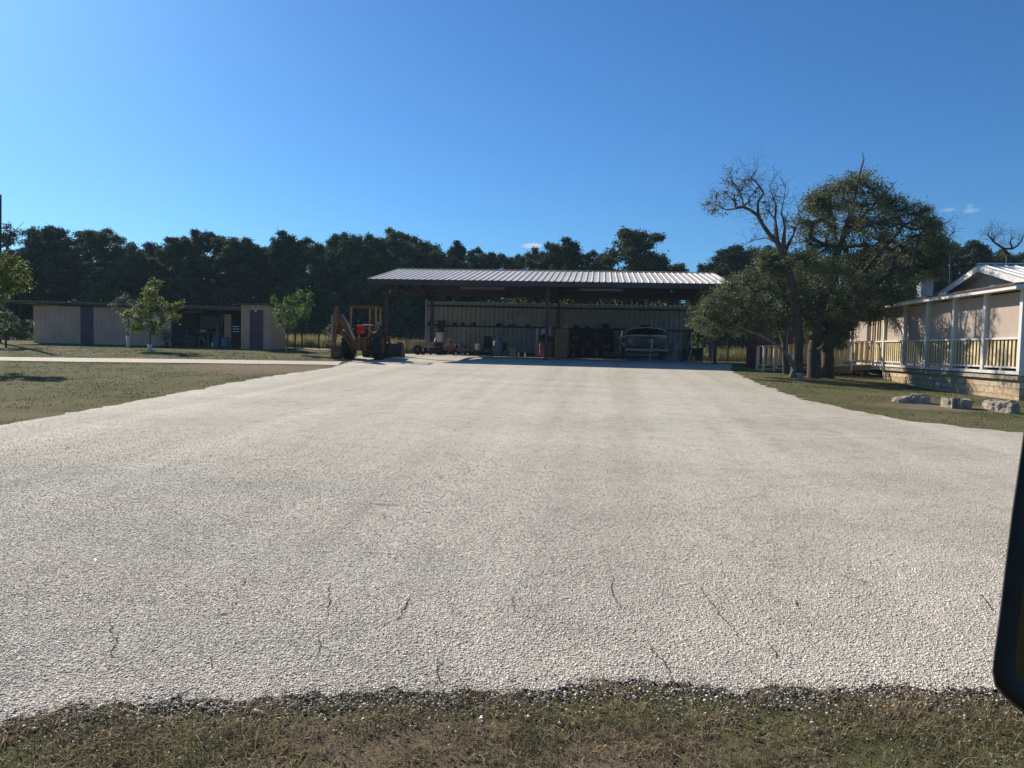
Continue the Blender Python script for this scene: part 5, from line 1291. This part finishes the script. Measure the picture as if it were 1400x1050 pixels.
# shelf goods along the girt
zb = 3.175
GR = 'odds and ends kept on the wall girt'
for i, (px, w_, h_, mm, lab, cat) in enumerate((
        (587, .18, .2, 'dark', 'black can at the left end of the wall girt', 'can'), (622, .26, .16, 'dark', 'dark box on the girt above the riding mower', 'box'), (632, .2, .22, 'dark', 'tall dark tin on the girt above the cart', 'tin'), (641, .3, .14, 'steel', 'flat grey tin on the girt above the hand truck', 'tin'),
        (648, .16, .24, 'dark', 'dark bottle on the girt above the white bucket', 'bottle'), (660, .22, .25, 'tarp', 'grey helmet-sized box on the girt left of the blue drum', 'box'), (682, .4, .18, 'dark', 'row of dark jars on the girt above the blue drum', 'jars'), (700, .5, .1, 'girt', 'long flat black case on the girt above the grey bin', 'case'), (722, .25, .14, 'dark', 'dark lump on the girt left of the white panels', 'box'),
        (788, .35, .16, 'dark', 'dark box on the girt right of the brown cabinet', 'box'), (803, .3, .1, 'girt', 'flat black case on the girt above the dark shelves', 'case'), (828, .38, .3, 'dark', 'bulky black box on the girt left of the boat', 'box'), (842, .2, .14, 'steel', 'small grey tin on the girt beside the boat', 'tin'))):
    p_ = Wy(px, 444, 50.74); t = thing('girt_'+cat, lab, cat, (p_[0], 50.76, zb), 0, GR)
    if cat in ('can', 'tin', 'bottle'): MB().lathe([(0, 0), (w_*.5, 0), (w_*.5, h_*.8), (w_*.35, h_), (0, h_)], (0, 0, 0), 10).build('body', mm, t)
    elif cat == 'jars':
        for k in range(3): MB().lathe([(0, 0), (.055, 0), (.055, h_*.8), (.04, h_), (0, h_)], (-.13+k*.13, 0, 0), 9).build('jar', mm, t)
    else: MB().bb(-w_/2, w_/2, -.09, .09, 0, h_).bb(-w_/2-.01, w_/2+.01, -.1, .1, h_*.8, h_*.88).build('body', mm, t, bevel=.01)
# dark shelving with clutter
t = TH('steel_shelving', 'dark steel shelving crowded with tools, between cabinet and boat', 'shelving', 809, 48.6)
for x in (-1.35, -.45, .45, 1.35):
    for y in (-.25, .25): MB().bb(x-.025, x+.025, y-.025, y+.025, 0, 1.75).build('upright', 'girt', t)
MB().bb(-1.34, 1.34, .28, .30, .05, 1.8).build('back_panel', 'dark', t)
for z in (.12, .65, 1.15, 1.7): MB().bb(-1.35, 1.35, -.27, .27, z-.02, z+.02).build('shelf', 'girt', t)
bx = G0(809, 48.6); k = 0
names_ = ('dark box', 'black tin', 'black case', 'maroon box', 'grey jar')
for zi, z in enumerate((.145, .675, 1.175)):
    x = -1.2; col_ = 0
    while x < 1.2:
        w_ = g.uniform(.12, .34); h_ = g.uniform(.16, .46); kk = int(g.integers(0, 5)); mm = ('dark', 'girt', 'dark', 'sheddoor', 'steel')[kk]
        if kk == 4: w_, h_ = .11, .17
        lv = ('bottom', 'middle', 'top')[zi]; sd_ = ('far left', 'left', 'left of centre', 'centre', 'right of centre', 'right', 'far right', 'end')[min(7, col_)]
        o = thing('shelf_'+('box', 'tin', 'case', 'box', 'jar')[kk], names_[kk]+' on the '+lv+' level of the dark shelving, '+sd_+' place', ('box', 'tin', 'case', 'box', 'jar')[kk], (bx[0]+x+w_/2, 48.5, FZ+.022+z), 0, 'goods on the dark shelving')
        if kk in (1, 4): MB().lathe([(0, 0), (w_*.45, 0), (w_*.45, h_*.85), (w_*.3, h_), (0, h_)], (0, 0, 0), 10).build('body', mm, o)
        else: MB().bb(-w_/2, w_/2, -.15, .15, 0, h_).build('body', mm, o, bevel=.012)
        x += w_+g.uniform(.03, .12); col_ += 1
# boat on trailer, bow toward the camera
bt = TH('boat', 'pale covered motorboat on its trailer, bow toward the lot', 'boat', 881, 46.0, rz=R(3))
sec = []    # stations from the bow (y negative) to the stern
for yy, hw_, zk_, zg in ((-2.2, .03, .95, 1.24), (-2.0, .34, .72, 1.26), (-1.6, .66, .60, 1.27), (-1.0, .92, .54, 1.25), (0, 1.05, .50, 1.21), (1.5, 1.08, .48, 1.18), (3.0, 1.02, .48, 1.15)):
    sec.append([(-hw_, yy, zg), (-hw_*.98, yy, zg-.10), (-hw_*.93, yy, zk_+.33), (-hw_*.55, yy, zk_+.13), (0, yy, zk_), (hw_*.55, yy, zk_+.13), (hw_*.93, yy, zk_+.33), (hw_*.98, yy, zg-.10), (hw_, yy, zg)])
m = MB(); k = 9; vs = [p_ for s_ in sec for p_ in s_]; m.add(vs, [(i*k+j, i*k+j+1, (i+1)*k+j+1, (i+1)*k+j) for i in range(len(sec)-1) for j in range(k-1)]+[tuple(range((len(sec)-1)*k, len(sec)*k))], True); hull = m.build('hull', 'hull', bt)
m = MB(); dk = [[(s_[0][0], s_[0][1], s_[0][2]), (0, s_[0][1], s_[0][2]+.05), (s_[-1][0], s_[-1][1], s_[-1][2])] for s_ in sec]; m.add([p_ for s_ in dk for p_ in s_], [(i*3+j, i*3+j+1, (i+1)*3+j+1, (i+1)*3+j) for i in range(len(dk)-1) for j in range(2)], True); m.build('deck', 'navy', bt)
m = MB()
for s_ in (-1, 1):
    for i in range(len(sec)-1):
        a_, c_ = sec[i][0 if s_ < 0 else -1], sec[i+1][0 if s_ < 0 else -1]; m.tube((a_[0], a_[1], a_[2]-.04), (c_[0], c_[1], c_[2]-.04), .03, n=6)
m.build('rub_rail', 'offwhite', bt)
m = MB(); ar = [(-1.0, -.35, 1.22), (-.92, -.75, 1.5), (-.5, -1.0, 1.6), (0, -1.08, 1.63), (.5, -1.0, 1.6), (.92, -.75, 1.5), (1.0, -.35, 1.22)]; lo_ = [(-1.02, -.5, 1.22), (-.97, -.9, 1.24), (-.55, -1.25, 1.28), (0, -1.35, 1.3), (.55, -1.25, 1.28), (.97, -.9, 1.24), (1.02, -.5, 1.22)]
m.add(ar+lo_, [(i, i+1, 8+i, 7+i) for i in range(6)]); m.build('windshield', 'glass', bt)
m = MB()
for i in range(6): m.tube(ar[i], ar[i+1], .028, n=6)
m.build('windshield_frame', 'offwhite', bt)
m = MB(); m.prism([(-.98, -.6, 1.25), (-.9, -.6, 1.56), (-.4, -.6, 1.66), (.4, -.6, 1.66), (.9, -.6, 1.56), (.98, -.6, 1.25)], (0, 3.4, -.05)); m.build('cover', 'navy', bt)
MB().bb(-.2, .2, -.2, .2, 1.66, 1.78).build('hatch_fan', 'dark', bt, bevel=.03)
bt.scale = (1.22, 1.1, 1.16)
tr_ = TH('boat_trailer', 'dark trailer with a pale cross bar and winch post carrying the boat', 'trailer', 881, 46.0, rz=R(3))
for s_ in (-1, 1): MB().beam((s_*.6, 2.6, .42), (s_*.55, -1.2, .42), .08, .12).beam((s_*.55, -1.2, .42), (0.05, -2.6, .38), .08, .1).build('frame_rail', 'girt', tr_)
MB().bb(-1.0, 1.0, -1.5, -1.42, .48, .58).build('cross_bar', 'steel', tr_); MB().bb(.03, .13, -2.45, -2.36, .38, 1.05).bb(-.02, .18, -2.4, -2.2, .9, 1.02).build('winch_post', 'steel', tr_)
for s_ in (-1, 1): MB().lathe([(.12, -.1), (.3, -.1), (.33, 0), (.3, .1), (.12, .1)], (s_*.98, .9, .33), 18, 'X').build('wheel', 'tyre', tr_); MB().bb(s_*.98-.14, s_*.98+.14, .5, 1.3, .68, .72).build('mudguard', 'steel', tr_)
MB().tube((0, -2.55, .0), (0, -2.55, .45), .03).build('jack', 'steel', tr_)
tr_.scale = (1.22, 1.1, 1.16)
# goods right of the boat
t = TH('grey_tarp_heap', 'crumpled grey tarpaulin heap right of the boat', 'tarp', 921, 46.2)
m = MB(); gg = np.random.default_rng(3); n_ = 15; hs = [[(max(0, 1.15*math.exp(-((i-7)/5.5)**2-((j-7)/5.5)**2)-.12+gg.normal(0, .07))) for j in range(n_)] for i in range(n_)]
m.add([(-.65+i*.093, -.5+j*.07, hs[i][j]) for i in range(n_) for j in range(n_)], [(i*n_+j, (i+1)*n_+j, (i+1)*n_+j+1, i*n_+j+1) for i in range(n_-1) for j in range(n_-1)], True); m.build('sheet', 'tarp', t)
t = TH('lawn_roller', 'dark spoked implement between the grey tarp and the yellow canister', 'implement', 936, 46)
MB().lathe([(.12, -.1), (.36, -.12), (.4, 0), (.36, .12), (.12, .1)], (0, 0, .4), 16, 'X').build('wheel', 'dark', t); MB().beam((0, 0, .4), (.35, .25, 1.25), .05, .05).beam((0, -.1, .5), (.2, -.3, 1.0), .04, .04).build('handle', 'steel', t)
t = TH('wall_tools', 'pale-handled shovel leaning near the right rear post', 'shovel', 943, 45.6); MB().beam((0, 0, .05), (.18, .4, 1.0), .04, .04).build('shaft', 'offwhite', t); MB().prism([(-.1, -.02, 0), (.1, -.02, 0), (.08, .02, .25), (-.06, .02, .25)], (0, .02, 0)).build('blade', 'steel', t)
t = TH('yellow_canister', 'small dull yellow canister on the floor near the right post', 'canister', 947.5, 43.8); MB().lathe([(0, 0), (.13, 0), (.14, .05), (.14, .3), (.08, .36), (0, .37)], (0, 0, 0), 12).build('body', 'yellow', t); MB().lathe([(0, .37), (.04, .37), (.04, .42), (0, .42)], (0, 0, 0), 8).build('cap', 'dark', t)
t = TH('dark_chest', 'large dark chest beside the right front post of the canopy', 'chest', 952, 46.4); MB().bb(-.37, .37, -.3, .3, 0, .72).build('body', 'dark', t, bevel=.02); MB().bb(-.39, .39, -.32, .32, .723, .80).build('lid', 'girt', t, bevel=.02)
bx = G0(945, 46.4); t = thing('white_jug', 'white jug standing on the dark chest', 'jug', (bx[0], bx[1], FZ+.83)); MB().lathe([(0, 0), (.06, 0), (.065, .2), (.03, .3), (.03, .34), (0, .34)], (0, 0, 0), 10).build('body', 'offwhite', t); MB().lathe([(0, .34), (.035, .34), (.035, .38), (0, .38)], (0, 0, 0), 8).build('cap', 'steel', t)
t = TH('step_ladder', 'wooden stepladder open beside the right front post', 'ladder', 966, 46.0)
for s_ in (-1, 1): MB().beam((s_*.25, -.35, 0), (s_*.17, 0, 1.35), .05, .07).build('rail', 'wood', t); MB().beam((s_*.25, .4, 0), (s_*.17, .04, 1.35), .04, .05).build('leg', 'wood', t)
for k in range(4): MB().bb(-.22, .22, -.33+k*.075, -.2+k*.075, .26+k*.28, .29+k*.28).build('step', 'wood', t)
t = TH('leaning_boards', 'weathered boards leaning beside the stepladder', 'boards', 972, 47)
for k in range(3): MB().beam((-.1+k*.14, 0, 0), (.1+k*.1, .5, 1.25+.1*k), .1, .03).build('board', 'wood', t)

# ------------------------------------------------------------------ things in the open bay of the left shed
def SH(name, label, cat, px, y, group=None): x = Wy(px, 460, y)[0]; return thing(name, label, cat, (x, y, float(terr(x, y))), 0, group)


t = SH('blue_sheet', 'bluish corrugated sheet leaning at the right side of the open bay', 'sheet', 294, 44.6); MB().prism([(-.25, 0, 0), (.12, 0, 0), (.42, .3, 2.0), (.25, .3, 2.0)], (0, .03, 0)).build('sheet', 'lblue', t)
t = SH('work_table', 'work table with tools at the back of the open bay', 'table', 265, 46.2); MB().bb(-1.2, 1.2, -.35, .35, .85, .9).build('top', 'wood', t)
for x in (-1.1, 1.1):
    for y in (-.3, .3): MB().bb(x-.04, x+.04, y-.04, y+.04, 0, .85).build('leg', 'wood', t)
x = Wy(279, 460, 46.2)[0]; t = thing('table_box', 'small pale box on the work table in the open bay', 'box', (x, 46.1, float(terr(x, 46.2))+.905)); MB().bb(-.17, .17, -.12, .12, 0, .14).build('body', 'offwhite', t, bevel=.01); MB().bb(-.18, .18, -.13, .13, .142, .165).build('lid', 'offwhite', t)
t = SH('plank', 'long pale plank sloping down to the right in the open bay', 'plank', 272, 44.8); MB().beam((0, 0, .62), (.75, 0, .12), .1, .04).build('board', 'wood', t); MB().beam((0, .02, 0), (0, .02, .58), .06, .06).build('prop', 'wood', t)
t = SH('tall_plank', 'board leaning upright behind the sloping plank', 'plank', 271, 45.2); MB().beam((-.1, 0, 1.1), (.35, .1, .45), .12, .04).build('board', 'wood', t); MB().beam((.35, .1, .0), (.35, .1, .42), .06, .06).build('prop', 'wood', t)
t = SH('pale_drum', 'blue-grey drum standing before the siding right of the open bay', 'drum', 308, 43.9); MB().lathe([(0, 0), (.22, 0), (.23, .1), (.23, .55), (.2, .6), (0, .6)], (0, 0, 0), 14).build('body', 'blue', t); MB().lathe([(.0, .6), (.21, .6), (.21, .63), (0, .63)], (0, 0, 0), 14).build('lid', 'dark', t)
t = SH('wire_rack', 'rack of pale folded bags beside the closet', 'rack', 324, 43.6)
for x in (-.2, .2): MB().bb(x-.02, x+.02, -.02, .02, 0, 1.5).build('upright', 'girt', t)
for z in (.3, .95, 1.1, 1.25): MB().bb(-.2, .2, -.15, .15, z, z+.05).build('tray', 'offwhite' if z > .9 else 'girt', t)
t = SH('small_lamp', 'pale round lantern on the floor at the right of the open bay', 'lantern', 290.5, 44.2); MB().lathe([(0, 0), (.07, .0), (.09, .12), (.07, .25), (.03, .3), (0, .3)], (0, 0, 0), 10).build('globe', 'offwhite', t); MB().lathe([(0, .3), (.05, .3), (.05, .34), (0, .35)], (0, 0, 0), 8).build('cap', 'dark', t)
t = SH('bicycle_frame', 'bluish bicycle leaning in the left part of the open bay', 'bicycle', 249, 44.6)
for x in (-.5, .5):
    o = MB().lathe([(.29, -.015), (.33, -.02), (.34, 0), (.33, .02), (.29, .015)], (x, 0, .34), 22, 'Y').build('wheel', 'lblue', t)
    m = MB()
    for k in range(8): a = math.pi*k/8; m.tube((x-.3*math.cos(a), 0, .34-.3*math.sin(a)), (x+.3*math.cos(a), 0, .34+.3*math.sin(a)), .004, n=3)
    m.build('spokes', 'steel', o)
MB().tube((-.5, 0, .34), (-.05, 0, .32), .018).tube((-.05, 0, .32), (-.2, 0, .8), .018).tube((-.5, 0, .34), (-.18, 0, .75), .014).tube((-.05, 0, .32), (.33, 0, .75), .02).tube((-.18, 0, .75), (.33, 0, .78), .018).tube((.5, 0, .34), (.32, 0, .88), .018).build('frame', 'lblue', t)
MB().tube((.28, -.22, .95), (.28, .22, .95), .013).tube((.32, 0, .86), (.28, 0, .95), .013).build('handlebar', 'steel', t); MB().bb(-.32, -.1, -.06, .06, .83, .88).build('saddle', 'dark', t, bevel=.02)
t = SH('leaning_poles', 'bundle of thin bluish poles leaning in the open bay', 'poles', 246, 45.4)
for k in range(6): MB().tube((-.3+k*.14, 0, 0), (-.2+k*.11, .25, 1.1+.07*(k % 3)), .02, n=6).build('pole', 'lblue' if k % 2 else 'steel', t)
t = SH('bay_plant', 'pale bushy plant at the left end of the open bay', 'plant', 228, 44.0)
MB().lathe([(0, 0), (.12, 0), (.16, .25), (.13, .25), (0, .2)], (0, 0, 0), 10).build('pot', 'dred', t)
g = np.random.default_rng(8); link('foliage', leaf_mesh('foliage', g.normal(0, 1, (420, 3))*[.22, .18, .2]+[0, 0, .6], .13, 'pale'), t)
MB().tube((0, 0, .2), (.02, 0, .7), .015, n=5).build('stem', 'bark', t)

# ------------------------------------------------------------------ vehicle side mirror, an arm's length from the camera
outer = [(1412, 560), (1399, 592), (1392, 640), (1383, 700), (1374, 772), (1366, 840), (1358, 898), (1356, 920), (1360, 938), (1372, 952), (1388, 966), (1402, 977), (1440, 990), (1560, 992), (1590, 980), (1606, 950), (1608, 900), (1606, 650), (1602, 580), (1585, 552), (1560, 542), (1440, 542)]
inner = [(1432, 585), (1422, 610), (1413, 680), (1405, 745), (1397, 820), (1389, 890), (1388, 910), (1392, 925), (1404, 938), (1425, 950), (1450, 955), (1550, 956), (1568, 945), (1576, 920), (1577, 650), (1572, 600), (1555, 580), (1460, 575)]
c0_ = P3(1480, 760, .95); mir = thing('side_mirror', 'black vehicle side mirror at the lower right picture edge', 'side mirror', c0_)
cen = np.array([1482., 765.])


def ringpts(poly_, d, k=1.): return [P3(*(cen+(np.array(p_)-cen)*k), d) for p_ in poly_]


m = MB(); n = len(outer)
rings = [ringpts(outer, .885, .985), ringpts(outer, .893, .998), ringpts(outer, .905, 1.), ringpts(outer, .95, .99), ringpts(outer, 1.0, .90), ringpts(outer, 1.04, .70), ringpts(outer, 1.05, .35)]
vs = [p_ for r_ in rings for p_ in r_]; m.add(vs, [(i*n+j, i*n+(j+1) % n, (i+1)*n+(j+1) % n, (i+1)*n+j) for i in range(len(rings)-1) for j in range(n)]+[tuple(range((len(rings)-1)*n, len(rings)*n))], True); m.build('housing', 'housing', mir, world=True)
m = MB(); a_ = ringpts(outer, .885, .985)
def resample(poly_, d, k, n_):
    q_ = np.array(poly_, float); q_ = np.vstack([q_, q_[:1]]); s_ = np.concatenate([[0], np.cumsum(np.linalg.norm(np.diff(q_, axis=0), axis=1))]); tt = np.linspace(0, s_[-1], n_, endpoint=False)
    return [P3(*(cen+(np.array([np.interp(t_, s_, q_[:, 0]), np.interp(t_, s_, q_[:, 1])])-cen)*k), d) for t_ in tt]


n_ = 72; a_ = resample(outer, .885, .985, n_); b_ = resample(outer, .882, .945, n_); c_ = resample(inner, .892, 1.0, n_)
m.add(a_+b_+c_, [(k*n_+j, k*n_+(j+1) % n_, (k+1)*n_+(j+1) % n_, (k+1)*n_+j) for k in (0, 1) for j in range(n_)], True); m.build('bezel', 'housing', mir, world=True)
m = MB(); m.add(resample(inner, .8925, 1.0, n_), [tuple(range(n_))]); m.build('mirror_glass', 'mirror', mir, world=True)
m = MB(); a_ = P3(1600, 700, .95); m.beam(a_, P3(1860, 720, .98), .05, .07); a2 = P3(1600, 860, .95); m.beam(a2, P3(1860, 850, .98), .05, .07); m.build('mount_arm', 'housing', mir, world=True)

# ------------------------------------------------------------------ thin volume added to stand in for windshield glare
hz = MB().box((0, 60, 10.5), (260, 150, 25)).build('glare_veil', 'white'); hm = bpy.data.materials.new('glare_veil'); hm.use_nodes = True; hn = hm.node_tree; hn.nodes.clear()
ho = hn.nodes.new('ShaderNodeOutputMaterial'); pv = hn.nodes.new('ShaderNodeVolumePrincipled'); inp(pv, 'Density', .00036); inp(pv, 'Color', (.6, .9, 1., 1)); inp(pv, 'Anisotropy', .0)
hn.links.new(pv.outputs[0], ho.inputs['Volume']); hz.data.materials.clear(); hz.data.materials.append(hm); tag(hz, kind='stuff')

for o in bpy.data.objects:
    if '_o' in o: del o['_o']
